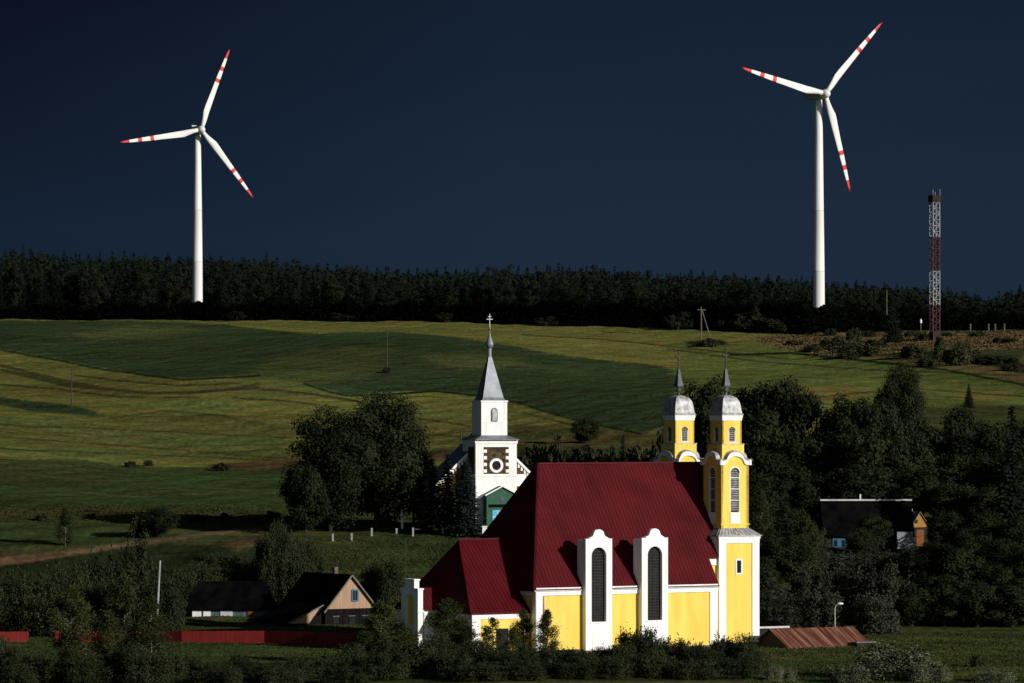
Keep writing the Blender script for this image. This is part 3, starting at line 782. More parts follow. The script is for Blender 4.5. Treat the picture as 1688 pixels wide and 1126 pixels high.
def bell_tower(cx, cy):
    HL, HM, HT = 2.9, 2.06, 1.42
    mb = MB()
    # lower stage: core plus yellow fields
    ring(mb, cx, cy, HL, -2, 13.2)
    # middle stage: core with four pierced faces
    ring(mb, cx, cy, HM - 0.36, 13.2, 23.6)
    def midface(s):
        n = 20; top = [(-HM + 0.0 * 1, 22.75)]
        for i in range(n + 1):
            x = -HM + 0.1 + (2 * HM - 0.2) * i / n
            top.append((x, wave(x) - 0.25))
        top.append((HM, 22.75))
        holed(s, top, 14.2, 0, 0.72, 16.75, 21.6, -HM, -HM + .34)
    four(midface, mb, cx, cy)
    ring(mb, cx, cy, HM + 0.08, 15.15, 15.3)
    # lantern
    ring(mb, cx, cy, HT + 0.22, 23.4, 25.25)
    ring(mb, cx, cy, HT - 0.26, 25.25, 28.3)
    def topface(s):
        holed(s, [(-HT, 28.3), (HT, 28.3)], 25.25, 0, 0.5, 25.55, 26.9, -HT, -HT + .24)
    four(topface, mb, cx, cy)
    tw = mb.build('tower', M['yellow'], ch)
    # white pilasters and entablature of the lower stage
    for sx in (-1, 1):
        for sy in (-1, 1):
            mb = MB(); a = HL + 0.12
            x0, x1 = sorted((cx + sx * a, cx + sx * (a - 1.05))); y0, y1 = sorted((cy + sy * a, cy + sy * (a - 1.05)))
            mb.box(x0, x1, y0, y1, -2, 12.95); mb.build('pilaster', M['white'], tw)
    mb = MB(); ring(mb, cx, cy, HL + .14, 12.9, 13.45); ring(mb, cx, cy, HL + .22, 13.45, 13.75)
    mb.build('cornice', M['white'], tw)
    mb = MB(); ring(mb, cx, cy, HL + .2, -2, 0.5); mb.build('plinth', M['plinth'], tw)
    mb = MB(); mb.lathe([(HL + .36, 13.75), (HL + .36, 13.85), (HM + .02, 14.75)], 4, cx, cy, PI / 4, True)
    for k in range(4):
        s = MB()
        for i in range(-5, 6):
            x = i * 0.55
            f = (HM + .02) / (HL + .36)
            s.beam((x, -(HL + .30), 13.92), (x * f, -(HM + .02), 14.78), .07, .08)
        c, n = [(1, 0), (0, 1), (-1, 0), (0, -1)][k]; b = len(mb.v)
        mb.v += [(cx + p[0] * c - p[1] * n, cy + p[0] * n + p[1] * c, p[2]) for p in s.v]; mb.f += [tuple(b + i for i in q) for q in s.f]; mb.mi += s.mi
    mb.build('skirt_roof', M['zinc'], tw)
    # wavy cornice over the middle stage
    mb = MB()
    def wc(s):
        n = 24; a = HM + 0.29
        xs = [-a + 2 * a * i / n for i in range(n + 1)]
        up = [(x, wave(x) + 0.18) for x in xs]; dn = [(x, wave(x) - 0.42) for x in xs]
        b = len(s.v)
        y0, y1 = -HM - .22, -HM + 0.05
        for (x, z) in up: s.v += [(x, y0, z), (x, y1, z)]
        for (x, z) in dn: s.v += [(x, y0, z), (x, y1, z)]
        for i in range(n):
            o = 2 * (n + 1)
            s.f += [(b + 2 * i, b + 2 * i + 2, b + 2 * i + 3, b + 2 * i + 1), (b + o + 2 * i, b + o + 2 * i + 1, b + o + 2 * i + 3, b + o + 2 * i + 2),
                    (b + 2 * i, b + o + 2 * i, b + o + 2 * i + 2, b + 2 * i + 2), (b + 2 * i + 1, b + 2 * i + 3, b + o + 2 * i + 3, b + o + 2 * i + 1)]
            s.mi += [0] * 4
        s.f += [(b, b + 1, b + o + 1, b + o), (b + 2 * n, b + o + 2 * n, b + o + 2 * n + 1, b + 2 * n + 1)]; s.mi += [0, 0]
    four(wc, mb, cx, cy)
    mb.build('cornice', M['white'], tw)
    # sheet metal over the wavy cornice, running back to the lantern
    mb = MB()
    def wr(s):
        n = 24; a = HM + 0.33
        xs = [-a + 2 * a * i / n for i in range(n + 1)]
        b = len(s.v)
        for x in xs:
            z = wave(x) + 0.20
            lim = max(HT + .2, abs(x) - 0.02)
            s.v += [(x, -HM - .28, z), (x, -lim, z + 0.16), (x, -HM - .28, z - .08)]
        for i in range(n):
            s.f += [(b + 3 * i, b + 3 * i + 3, b + 3 * i + 4, b + 3 * i + 1), (b + 3 * i + 2, b + 3 * i + 5, b + 3 * i + 3, b + 3 * i)]; s.mi += [0, 0]
    four(wr, mb, cx, cy)
    mb.build('skirt_roof', M['zinc'], tw)
    # windows: one per face, louvred to front and dark to the side
    for k in range(4):
        c, n = [(1, 0), (0, 1), (-1, 0), (0, -1)][k]
        def put(s, name, mats):
            s.v = [(cx + p[0] * c - p[1] * n, cy + p[0] * n + p[1] * c, p[2]) for p in s.v]
            return s.build(name, mats, tw)
        s = MB()
        s.box(-.75, .75, -HM + .30, -HM + .345, 16.7, 22.35); s.m = 1
        zz = 16.95
        while zz < 22.2:
            s.add([(-.72, -HM + .10, zz), (.72, -HM + .10, zz), (.72, -HM + .28, zz + .2), (-.72, -HM + .28, zz + .2)], [(0, 1, 2, 3), (3, 2, 1, 0)]); zz += 0.29
        s.m = 2
        s.box(-.72, -.62, -HM + .04, -HM + .30, 16.75, 21.6); s.box(.62, .72, -HM + .04, -HM + .30, 16.75, 21.6)
        for zz in (18.2, 19.6, 21.0): s.box(-.62, .62, -HM + .05, -HM + .09, zz, zz + .09)
        s.box(-.8, .8, -HM - .10, -HM + .28, 16.6, 16.72)
        ar = arch_pts(0, .86, 21.6, 12); ai = arch_pts(0, .72, 21.6, 12)
        for i in range(12):
            s.add([(ar[i][0], -HM - .03, ar[i][1]), (ar[i + 1][0], -HM - .03, ar[i + 1][1]), (ai[i + 1][0], -HM - .03, ai[i + 1][1]), (ai[i][0], -HM - .03, ai[i][1])], [(0, 1, 2, 3)])
        s.m = 3
        put(s, 'window', [M['glass_dark'], M['louvre'], M['white'], M['yellow']])
        s = MB(); s.box(-.72, .72, -HM - .07, -HM - .0, 15.32, 16.6); put(s, 'panel', M['white'])
        s = MB(); s.box(-.55, .55, -HT + .2, -HT + .235, 25.5, 27.45); s.m = 1
        zz = 25.6
        while zz < 27.3:
            s.add([(-.5, -HT + .06, zz), (.5, -HT + .06, zz), (.5, -HT + .19, zz + .16), (-.5, -HT + .19, zz + .16)], [(0, 1, 2, 3), (3, 2, 1, 0)]); zz += .26
        s.m = 2; s.box(-.5, -.42, -HT + .03, -HT + .2, 25.55, 26.9); s.box(.42, .5, -HT + .03, -HT + .2, 25.55, 26.9); s.box(-.56, .56, -HT - .06, -HT + .2, 25.45, 25.56)
        put(s, 'window', [M['glass_dark'], M['louvre'], M['white']])
        s = MB(); s.box(-.32, .32, -HL - .03, -HL + .02, 9.2, 10.75); s.m = 1
        s.box(-.52, -.32, -HL - .07, -HL, 9.0, 10.95); s.box(.32, .52, -HL - .07, -HL, 9.0, 10.95); s.box(-.32, .32, -HL - .07, -HL, 10.75, 10.95); s.box(-.32, .32, -HL - .07, -HL, 9.0, 9.2)
        put(s, 'window', [M['glass_dark'], M['white']])
    mb = MB(); ring(mb, cx, cy, HT + .05, 28.2, 28.55); ring(mb, cx, cy, HT + .11, 28.55, 28.86); mb.build('cornice', M['white'], tw)
    mb = MB(); ring(mb, cx, cy, HT + .27, 25.2, 25.3); mb.build('ledge', M['zinc'], tw)
    mb = MB()
    mb.lathe([(1.62, 28.87), (1.62, 28.94), (1.48, 29.15), (1.40, 29.55), (1.34, 30.1), (1.23, 30.6), (1.02, 31.0), (.7, 31.25), (.3, 31.38), (.05, 31.40)], 4, cx, cy, PI / 4, True)
    dome = mb.build('dome', M['zinc'], tw)
    mb = MB()
    mb.lathe([(.30, 31.3), (.18, 31.5), (.16, 31.7), (.34, 31.95), (.36, 32.1), (.18, 32.35), (.16, 32.5)], 12, cx, cy)
    mb.lathe([(.40, 32.45), (.44, 32.6), (.30, 33.3), (.17, 34.4), (.08, 34.7)], 4, cx, cy, PI / 4, True)
    mb.build('spire', M['dark_sheet'], tw)
    mb = MB(); cz = 37.1
    mb.box(cx - .075, cx + .075, cy - .075, cy + .075, 34.5, cz)
    mb.box(cx - .46, cx + .46, cy - .07, cy + .07, 36.25, 36.42)
    for p in ((cx - .46, 36.335), (cx + .46, 36.335), (cx, cz)):
        mb.lathe([(.02, p[1] - .16), (.15, p[1]), (.02, p[1] + .16)], 8, p[0], cy)
    mb.build('cross', M['iron'], tw)
    return tw

def wave(x):
    a = abs(x)
    if a > 1.75: return 23.05
    if a > 1.25:
        s = (1.75 - a) / 0.5
        return 23.05 + 0.28 * s * s
    return 23.33 + 0.82 * math.sqrt(max(0, 1 - (a / 1.27) ** 2)) ** 1.0

TX = 27.95 + 2.9
bell_tower(TX, 2.25 + 2.9)
bell_tower(TX, 2.25 + 2.9 + 10.8)

# ------------------------------------------------------------------ white church on the slope
wx, wy = X_at(818, 700.0), 700.0
WC = Vector((wx, wy, 11.0))
wc = empty('church', WC, R(20))
tag(wc, 'white church with brown stone panels and pointed grey spire on the slope', 'church')
mb = MB(); mb.box(-3.36, 3.36, 0.0, 6.0, -2, 14.2)
tw = mb.build('tower', M['white'], wc)
mb = MB(); mb.box(-3.41, -3.362, .7, 3.3, 9.5, 13.7); mb.build('stone_panel', M['stone'], tw)
mb = MB(); mb.box(-2.05, 2.05, -0.03, 0.0, 9.55, 13.7); mb.build('stone_panel', M['stone'], tw)
mb = MB()
for k in range(4):
    z = 9.75 + k * 1.02
    for s in (-1, 1):
        x0, x1 = sorted((s * 1.55, s * 2.06)); mb.box(x0, x1, -0.06, -0.002, z, z + .5)
mb.build('quoin', M['white'], tw)
mb = MB(); mb.box(-3.48, 3.48, -.12, 6.12, 14.2, 14.75); mb.box(-3.43, 3.43, -.07, 6.07, 9.15, 9.4); mb.build('cornice', M['white'], tw)
mb = MB()
n = 24
for i in range(n):
    a, b = 2 * PI * i / n, 2 * PI * (i + 1) / n
    mb.prism([(0.72 * math.cos(a), 10.85 + 0.72 * math.sin(a)), (1.12 * math.cos(a), 10.85 + 1.12 * math.sin(a)), (1.12 * math.cos(b), 10.85 + 1.12 * math.sin(b)), (0.72 * math.cos(b), 10.85 + 0.72 * math.sin(b))], -0.12, -0.035)
mb.m = 1
mb.prism([(0.74 * math.cos(2 * PI * i / n), 10.85 + .74 * math.sin(2 * PI * i / n)) for i in range(n)], -0.07, -0.036)
mb.build('round_window', [M['white'], M['glass_dark']], tw)
mb = MB(); mb.lathe([(3.56, 14.76), (3.56, 14.84), (2.1, 15.5)], 4, 0, 3.0, PI / 4, True); mb.build('skirt_roof', M['slate_sheet'], tw)
DC = 3.0
mb = MB()
hd = 2.12; cd = 0.55
octo = [(-hd + cd, DC - hd), (hd - cd, DC - hd), (hd, DC - hd + cd), (hd, DC + hd - cd), (hd - cd, DC + hd), (-hd + cd, DC + hd), (-hd, DC + hd - cd), (-hd, DC - hd + cd)]
octo = [(-hd, DC - hd), (hd, DC - hd), (hd, DC + hd), (-hd, DC + hd)]
mb.prism(octo, 15.0, 20.8, 'z')
mb.box(-hd - .05, hd + .05, DC - hd - .05, DC + hd + .05, 17.45, 17.55)
mb.box(-hd - .1, hd + .1, DC - hd - .1, DC + hd + .1, 20.6, 20.85)
mb.build('belfry', M['white'], tw)
yb = DC - hd
mb = MB(); pts = [(-.52, 17.6)] + arch_pts(-.0, .52, 19.2, 10) + [(.52, 17.6)]
mb.prism(pts, yb - .1, yb - .05); mb.m = 1
pts = [(-.4, 17.7)] + arch_pts(-.0, .40, 19.2, 10) + [(.4, 17.7)]
mb.prism(pts, yb - .15, yb - .105)
for z in np.arange(17.85, 19.4, .25): mb.box(-.38, .38, yb - .19, yb - .155, z, z + .1)
mb.build('window', [M['plinth'], M['louvre']], tw)
mb = MB()
mb.lathe([(2.0, 20.86), (1.85, 20.98), (1.66, 21.35), (.26, 27.6)], 4, 0, DC, PI / 4, True)
mb.v = mb.v
mb.lathe([(.38, 27.6), (.38, 27.75), (.30, 27.8), (.32, 28.9), (.42, 29.0)], 8, 0, DC, PI / 8)
mb.lathe([(.33, 29.0), (.5, 29.15), (.62, 29.5), (.57, 29.8), (.38, 30.3), (.2, 30.8), (.1, 31.3), (.07, 31.7)], 16, 0, DC)
mb.build('spire', M['slate_sheet'], tw)
mb = MB(); mb.lathe([(.02, 31.6), (.17, 31.75), (.2, 31.95), (.14, 32.15), (.03, 32.2)], 12, 0, DC); mb.build('finial_ball', M['gold'], tw)
mb = MB(); mb.box(-.055, .055, DC - .055, DC + .055, 32.15, 34.2); mb.box(-.5, .5, DC - .05, DC + .05, 33.35, 33.46); mb.box(-.26, .26, DC - .05, DC + .05, 33.78, 33.87)
mb.build('cross', M['ridge_metal'], tw)
# nave behind the tower
NW, NE, NR = 8.2, 8.2, 15.9
mb = MB()
mb.box(-NW, NW, 3.4, 9.6, -2, NE); mb.prism([(-NW, NE), (NW, NE), (0, NR)], 3.4, 3.9)
mb.build('nave_wall', M['white'], wc)
k = (NR - NE) / NW
def gab(x0, x1, zb):
    return [(x0, zb), (x1, zb), (x1, NR - abs(x1) * k - .35), (x0, NR - abs(x0) * k - .35)]
mb = MB(); mb.prism(gab(3.7, 6.1, 9.45), 3.33, 3.398); mb.build('stone_panel', M['stone'], wc)
mb = MB(); mb.prism(gab(-8.15, -3.7, 0.5), 3.33, 3.398); mb.build('stone_panel', M['stone'], wc)
mb = MB(); mb.box(4.2, 5.6, 3.33, 3.398, 5.2, 7.6); mb.build('stone_panel', M['stone'], wc)
for s in (-1, 1):
    mb = MB()
    for i in range(9):
        x = s * (3.75 + i * 0.5); z = NR - abs(x) * k - .1
        x0, x1 = sorted((x, x + s * 0.27)); mb.box(x0, x1, 3.26, 3.325, z - .9, z + .1)
    mb.beam((s * 3.6, 3.22, NR - 3.6 * k + .05), (s * 8.7, 3.22, NR - 8.7 * k + .05), .34, .34, (0, 1, 0))
    mb.build('rake_trim', M['white'], wc)
mb = MB()
for s in (-1, 1):
    pts = [(0, 3.1, NR + .3), (s * 8.8, 3.1, NR - 8.8 * k + .3), (s * 8.8, 10.0, NR - 8.8 * k + .3), (0, 10.0, NR + .3)]
    mb.slab(pts, .14)
mb.build('roof', M['slate_sheet'], wc)
# porch
PX = 0.35
mb = MB()
mb.prism([(PX - 2.5, 6.3), (PX + 2.5, 6.3), (PX, 7.5)], -1.6, -1.45); mb.box(PX - 2.5, PX + 2.5, -1.6, -1.45, 4.9, 6.3)
for s_ in (-1, 1): mb.box(PX + s_ * 2.35 - .14, PX + s_ * 2.35 + .14, -1.62, -1.36, -1, 4.9)
mb.box(PX - 2.45, PX - 2.3, -1.35, -.02, -1, 6.0); mb.box(PX + 2.3, PX + 2.45, -1.35, -.02, -1, 6.0)
mb.box(PX - 2.29, PX + 2.29, -.3, -.02, -1, 6.0)
po = mb.build('porch', M['green_wood'], wc)
mb = MB()
for s_ in (-1, 1): mb.slab([(PX, -1.9, 7.72), (PX + s_ * 2.85, -1.9, 6.3), (PX + s_ * 2.85, -.02, 6.3), (PX, -.02, 7.72)], .1)
mb.build('roof', M['green_wood'], po)
mb = MB()
for s_ in (-1, 1): mb.beam((PX, -1.94, 7.70), (PX + s_ * 2.85, -1.94, 6.28), .17, .08, (0, 1, 0))
mb.build('rake_trim', M['white'], po)
mb = MB(); mb.box(PX - .3, PX + .3, -1.66, -1.61, 5.35, 6.0); mb.build('icon_panel', M['blue_grey_wood'], po)
mb = MB(); mb.box(-.75, .95, -.40, -.31, 0, 4.0); mb.m = 1
for z in (1.2, 2.9): mb.box(-.75, .95, -.43, -.405, z, z + .07)
mb.box(.07, .14, -.43, -.405, 0, 4.0)
mb.build('door', [M['blue_door'], M['white']], po)

# ------------------------------------------------------------------ wind turbines
def turbine(px, Y, hub_py, rot0, yaw, label, blade_label=None):
    X = X_at(px, Y); z0 = gz(X, Y); hz = Z_at(hub_py, Y) - z0
    root = empty('wind_turbine', (X, Y, z0), 0)
    tag(root, label, 'wind turbine', 'wind turbines on the ridge')
    mb = MB()
    prof = [(2.35, -2), (2.35, 0), (2.3, 2), (2.18, 22), (2.19, 22.05), (2.19, 22.25), (2.17, 22.3), (1.9, 45), (1.91, 45.05), (1.91, 45.25), (1.9, 45.3), (1.55, hz - 14), (1.3, hz - 2.0)]
    mb.lathe(prof, 32); tw = mb.build('tower', M['turbine'], root, smooth=True)
    mb = MB()
    for z in (22.1, 45.1): mb.lathe([(2.21 if z < 30 else 1.93, z), (2.21 if z < 30 else 1.93, z + .16)], 32, cap=False)
    mb.build('flange', M['turbine_grey'], tw)
    # nacelle frame: local -y points upwind (to the rotor)
    na = MB()
    secs = [(-2.6, 1.25, -1.5, 1.3), (-1.6, 1.6, -1.9, 1.75), (4, 1.7, -1.9, 1.8), (7.5, 1.6, -1.6, 1.75), (8.8, 1.25, -1.0, 1.5)]
    vs = []
    for (y, w, zb, zt) in secs:
        c = 0.4
        vs += [(-w + c, y, zb), (w - c, y, zb), (w, y, zb + c), (w, y, zt - c), (w - c, y, zt), (-w + c, y, zt), (-w, y, zt - c), (-w, y, zb + c)]
    fs = []
    for j in range(len(secs) - 1):
        for i in range(8): fs.append((j * 8 + i, j * 8 + (i + 1) % 8, j * 8 + 8 + (i + 1) % 8, j * 8 + 8 + i))
    fs += [tuple(range(7, -1, -1)), tuple(range(32, 40))]
    na.add(vs, fs)
    na.box(-1.1, 1.1, 4.6, 7.0, 1.79, 2.5)
    nac = na.build('nacelle', M['turbine_grey'], root)
    mb = MB(); mb.tube((.5, 6.8, 1.7), (.5, 6.8, 3.6), .06); mb.tube((-.5, 6.8, 1.7), (-.5, 6.8, 3.2), .06); mb.box(-.65, .65, 6.75, 6.85, 3.1, 3.2); mb.build('wind_mast', M['iron'], nac)
    nac.location = (0, 0, hz); nac.rotation_euler = (0, 0, yaw)
    hub = MB()
    hub.lathe([(1.55, -2.0), (1.75, -1.2), (1.75, 0), (1.6, 1.0), (1.2, 1.9), (.6, 2.4), (.05, 2.55)], 24)
    hb = hub.build('hub', M['turbine'], root, smooth=True)
    # hub axis: lathe +z -> upwind
    RM = Matrix.Rotation(yaw, 4, 'Z')
    off = RM @ Vector((0, -4.4, 0))
    hb.matrix_local = Matrix.Translation(Vector((0, 0, hz)) + off) @ RM @ Matrix.Rotation(R(90), 4, 'X')
    Rb = 38.5
    st = [(1.2, .95, .95, 0), (3.0, .95, .95, 0), (5.5, 1.2, .8, 8), (8.5, 1.5, .5, 12), (11, 1.46, .38, 10), (15, 1.30, .30, 7), (19, 1.16, .25, 5), (Rb * .585, 1.10, .21, 4), (Rb * .63, 1.04, .2, 3.5), (Rb * .73, .88, .17, 3), (Rb * .78, .80, .15, 2.5), (Rb * .885, .62, .12, 2), (Rb * .96, .42, .08, 1.5), (Rb, .12, .04, 1)]
    for k in range(3):
        b = MB(); ng = 14
        ring_i = []
        for (r, c, th, tw_) in st:
            base = len(b.v)
            for i in range(ng):
                a = 2 * PI * i / ng
                lead = c * math.cos(a)
                blend = min(1, max(0, (r - 3.0) / 5.5))
                x = lead - blend * c * 0.42 ; y = th * math.sin(a) * (1 - blend * 0.35 * (1 - math.cos(a)) / 2 * 1.6)
                ct, sn = math.cos(R(tw_)), math.sin(R(tw_))
                b.v.append((x * ct - y * sn, x * sn + y * ct - 0.00045 * r * r * 0, r))
            ring_i.append(base)
        for j in range(len(st) - 1):
            r = (st[j][0] + st[j + 1][0]) / 2 / Rb
            mi = 1 if (0.585 < r < 0.63 or 0.73 < r < 0.78 or r > 0.885) else 0
            for i in range(ng):
                b.f.append((ring_i[j] + i, ring_i[j] + (i + 1) % ng, ring_i[j + 1] + (i + 1) % ng, ring_i[j + 1] + i)); b.mi.append(mi)
        b.f.append(tuple(ring_i[-1] + i for i in range(ng))); b.mi.append(1)
        b.f.append(tuple(ring_i[0] + i for i in range(ng - 1, -1, -1))); b.mi.append(0)
        bo = b.build('blade', [M['turbine'], M['turbine_red']], root, smooth=True)
        ang = rot0 + k * 2 * PI / 3
        bo.matrix_local = Matrix.Translation(Vector((0, 0, hz)) + off) @ RM @ Matrix.Rotation(ang, 4, 'Y')
    return root
# angle is measured clockwise from straight up as seen from the camera
turbine(325.5, 2020, 214.5, R(20.5), R(24), 'white wind turbine with red tipped blades, smaller one on the left of the ridge')
turbine(1350, 1730, 155.5, R(43), R(30), 'white wind turbine with red tipped blades, larger one beside the lattice mast')

# ------------------------------------------------------------------ lattice mast
def mast():
    X, Y, z0 = ground(1541, 561)
    root = empty('lattice_mast', (X, Y, z0), R(24))
    tag(root, 'tall thin lattice mast striped white and dark red with a platform on top', 'mast')
    s = Y / F
    H = (561 - 335) * s
    def lv(py): return (561 - py) * s
    hw = 1.28
    for (p0, p1, mt, lab) in ((566, 503, 'lattice_red', 'dark red lowest section'), (503, 447, 'lattice_white', 'white section'), (447, 391, 'lattice_red', 'dark red upper section'), (391, 333, 'lattice_white', 'white top section')):
        mb = MB(); z0_, z1_ = lv(p0), lv(p1)
        n = 6 if p0 < 560 else 7
        for sx in (-1, 1):
            for sy in (-1, 1): mb.beam((sx * hw, sy * hw, z0_), (sx * hw, sy * hw, z1_), .26, .26, (0, 1, 0))
        for i in range(n):
            a = z0_ + (z1_ - z0_) * i / n; b = z0_ + (z1_ - z0_) * (i + 1) / n
            cs = [(-hw, -hw), (hw, -hw), (hw, hw), (-hw, hw)]
            for q in range(4):
                c0, c1 = cs[q], cs[(q + 1) % 4]
                mb.beam((*c0, b - .1), (*c1, b - .1), .15, .15)
                if (i + q) % 2: mb.beam((*c0, a), (*c1, b), .15, .15)
                else: mb.beam((*c1, a), (*c0, b), .15, .15)
        for z in (z0_ + .1,):
            pass
        if 'red' in mt:     # ladder and cable tray close up the red sections
            nb = 30
            mb.box(-.5, .5, hw - .3, hw - .2, z0_, z1_); mb.box(hw - .3, hw - .2, -.5, .5, z0_, z1_)
        mb.build('lattice_section', M[mt], root)
    mb = MB(); z = lv(333); h2 = 1.65
    mb.box(-h2, h2, -h2, h2, z, z + .2)
    for a in (-1, 1):
        mb.box(-h2, h2, a * h2 - .06, a * h2 + .06, z + .2, z + 2.3); mb.box(a * h2 - .06, a * h2 + .06, -h2 + .07, h2 - .07, z + .2, z + 2.3)
    mb.build('platform', M['dark_wood'], root)
    mb = MB()
    for (x, y, h) in ((-1.2, -1.0, 4.2), (-.4, .5, 3.8), (1.4, -1.3, 4.4), (.9, 1.2, 3.6)): mb.tube((x, y, z + .2), (x, y, z + h), .11, n=6)
    mb.build('antenna', M['lattice_white'], root)
    mb = MB(); mb.box(-1.3, 1.3, -1.3, 1.3, -1, 3.0); mb.build('base_cabin', M['dark_wood'], root)
mast()

# ------------------------------------------------------------------ poles, lamp, posts
def pole(name, px, base_py, top_py, r, mat, label, cat, group=None, cross=False, tilt=0.0, Y=None):
    if Y: X = X_at(px, Y); z = gz(X, Y)
    else: X, Y, z = ground(px, base_py)
    h = Z_at(top_py, Y) - z
    mb = MB(); mb.tube((0, 0, -.8), (tilt * h, 0, h), r, r * .7, 8)
    if cross:
        mb.box(-.9, .9, -.08, .08, h - .8, h - .65)
        for x in (-.8, 0, .8): mb.tube((x, 0, h - .65), (x, 0, h - .35), .06, .05, 6)
    o = mb.build(name, M[mat]); o.location = (X, Y, z)
    return tag(o, label, cat, group)
pole('utility_pole', 118, 672, 605, .17, 'pole_wood', 'dark wooden pole standing in the yellow meadow on the left', 'pole', None, True)
pole('utility_pole', 638, 614, 543, .22, 'pole_wood', 'dark wooden pole standing in the dark green crop field', 'pole', None, True)
pole('utility_pole', 760, 756, 708, .16, 'pole_wood', 'dark wooden pole just left of the white church belfry', 'pole', None, True)
pole('concrete_pole', 257, 1036, 924, .17, 'concrete', 'pale grey leaning concrete pole behind the red fence', 'pole', tilt=.055, Y=578)
pole('thin_pole', 669, 962, 888, .045, 'pole_wood', 'thin dark pole on the grass behind the stepped gable', 'pole')
pole('thin_pole', 1462, 536, 478, .2, 'old_pole', 'thin pale pole in front of the far wood left of the lattice mast', 'pole')
def a_frame():
    X, Y, z = ground(1160, 562)
    s = Y / F
    mb = MB(); h = 56 * s
    mb.tube((-.8, 0, -1), (-.9, 0, h), .24, .18, 8); mb.tube((3.0, .6, -1), (-.7, 0, h * .93), .22, .17, 8); mb.box(-2.2, .8, -.1, .1, h - 1.2, h - .9)
    o = mb.build('utility_pole', M['old_pole']); o.location = (X, Y, z)
    tag(o, 'A shaped wooden pole with a leaning strut at the top of the meadow', 'pole')
a_frame()
def lamp():
    Y = 574.0; X = X_at(1376, Y); z = gz(X, Y)
    root = empty('street_lamp', (X, Y, z)); tag(root, 'grey street lamp with curved arm behind the rusty shed roof', 'street lamp')
    h = Z_at(1003, Y) - z
    mb = MB(); mb.tube((0, 0, -.5), (0, 0, h), .10, .07)
    pts = [(0, 0, h)] + [(0.62 * (1 - math.cos(a)), 0, h + .62 * math.sin(a)) for a in np.linspace(.2, 1.25, 6)]
    for a, b in zip(pts[:-1], pts[1:]): mb.tube(a, b, .06)
    mb.build('lamp_post', M['concrete'], root)
    e = pts[-1]
    mb = MB(); mb.lathe([(.05, -.12), (.2, -.1), (.24, .0), (.16, .1), (.04, .14)], 12); ob = mb.build('lamp_head', M['white'], root); ob.location = (e[0] + .25, 0, e[2] + .05); ob.scale = (1.7, 1, 1)
lamp()
for (px, py, tp, lab) in ((549, 892, 880, 'white fence post at the left end of the row below the big tree'), (580, 891, 879, 'white fence post second from the left below the big tree'), (613, 884, 871, 'greyish fence post in the shade under the big tree'),
                     (654, 884, 871, 'white fence post just below the white stone marker'), (681, 884, 870, 'white fence post right of the white stone marker'), (730, 882, 868, 'white fence post under the left spruce of the church'),
                     (758, 882, 868, 'white fence post under the right spruce of the church'), (786, 884, 869, 'white fence post next to the thick gate post')):
    X, Y, z = ground(px, py); s = Y / F
    mb = MB(); h = (py - tp) * s; mb.box(-.13, .13, -.13, .13, -.5, h - .1); mb.box(-.16, .16, -.16, .16, h - .1, h)
    o = mb.build('fence_post', M['concrete']); o.location = (X, Y, z); tag(o, lab, 'fence post', 'white posts of the churchyard fence')
X, Y, z = ground(799, 886); mb = MB(); mb.box(-.35, .35, -.35, .35, -.5, 1.6); mb.box(-.42, .42, -.42, .42, 1.6, 1.75); o = mb.build('gate_post', M['white']); o.location = (X, Y, z)
tag(o, 'thick white gate post in front of the blue porch door', 'gate post')
xa, ya, za = ground(684, 882); xb, yb_, zb = ground(784, 880)
mb = MB(); mb.beam((xa, ya, za + .85), (xb, yb_, zb + .85), .06, .1); o = mb.build('fence_rail', M['old_pole']); tag(o, 'long thin rail joining the churchyard posts below the spruces', 'fence rail')
X, Y, z = ground(663, 872); s = Y / F; mb = MB()
for i, (w, a, b) in enumerate(((.35, 0, .9), (.5, .9, 1.3), (.3, 1.3, 1.9), (.5, 1.9, 2.2), (.35, 2.2, 2.7), (.22, 2.7, 3.0))): mb.box(-w / 2, w / 2, -w / 2, w / 2, a - (.4 if i == 0 else 0), b)
o = mb.build('stone_marker', M['white']); o.location = (X, Y, z); tag(o, 'white stepped stone marker in the shade under the big tree', 'monument')

for (px, lab) in ((1331, 'white topped marker post at the left end of the rough slope'), (1518, 'white topped marker post just left of the lattice mast')):
    X, Y, z = ground(px, 546); root = empty('marker_post', (X, Y, z)); tag(root, lab, 'marker post')
    mb = MB(); mb.tube((0, 0, -.5), (0, 0, 3.0), .16, .14); mb.build('post', M['old_pole'], root)
    mb = MB(); mb.lathe([(.36, 3.0), (.42, 3.2), (.42, 4.0), (.25, 4.4), (.05, 4.5)], 10); mb.build('cap', M['white'], root)
ox = ground(1640, 543)
for i, px in enumerate((1600, 1630, 1641, 1656)):
    Y = np.interp(px, BX, BY) - 5; X = X_at(px, Y); z = gz(X, Y)
    mb = MB(); mb.box(-.22, .22, -.2, .2, -.5, Z_at(535, Y) - z); mb.box(-.3, .3, -.28, .28, Z_at(535, Y) - z, Z_at(535, Y) - z + .25)
    o = mb.build('concrete_post', M['old_pole']); o.location = (X, Y, z)
    tag(o, 'short pale concrete post in the row along the far wood right of the mast', 'post', 'pale posts along the far wood')
pole('concrete_post', 1669, 537, 522, .35, 'old_pole', 'taller grey post at the right end of the rough slope', 'post')

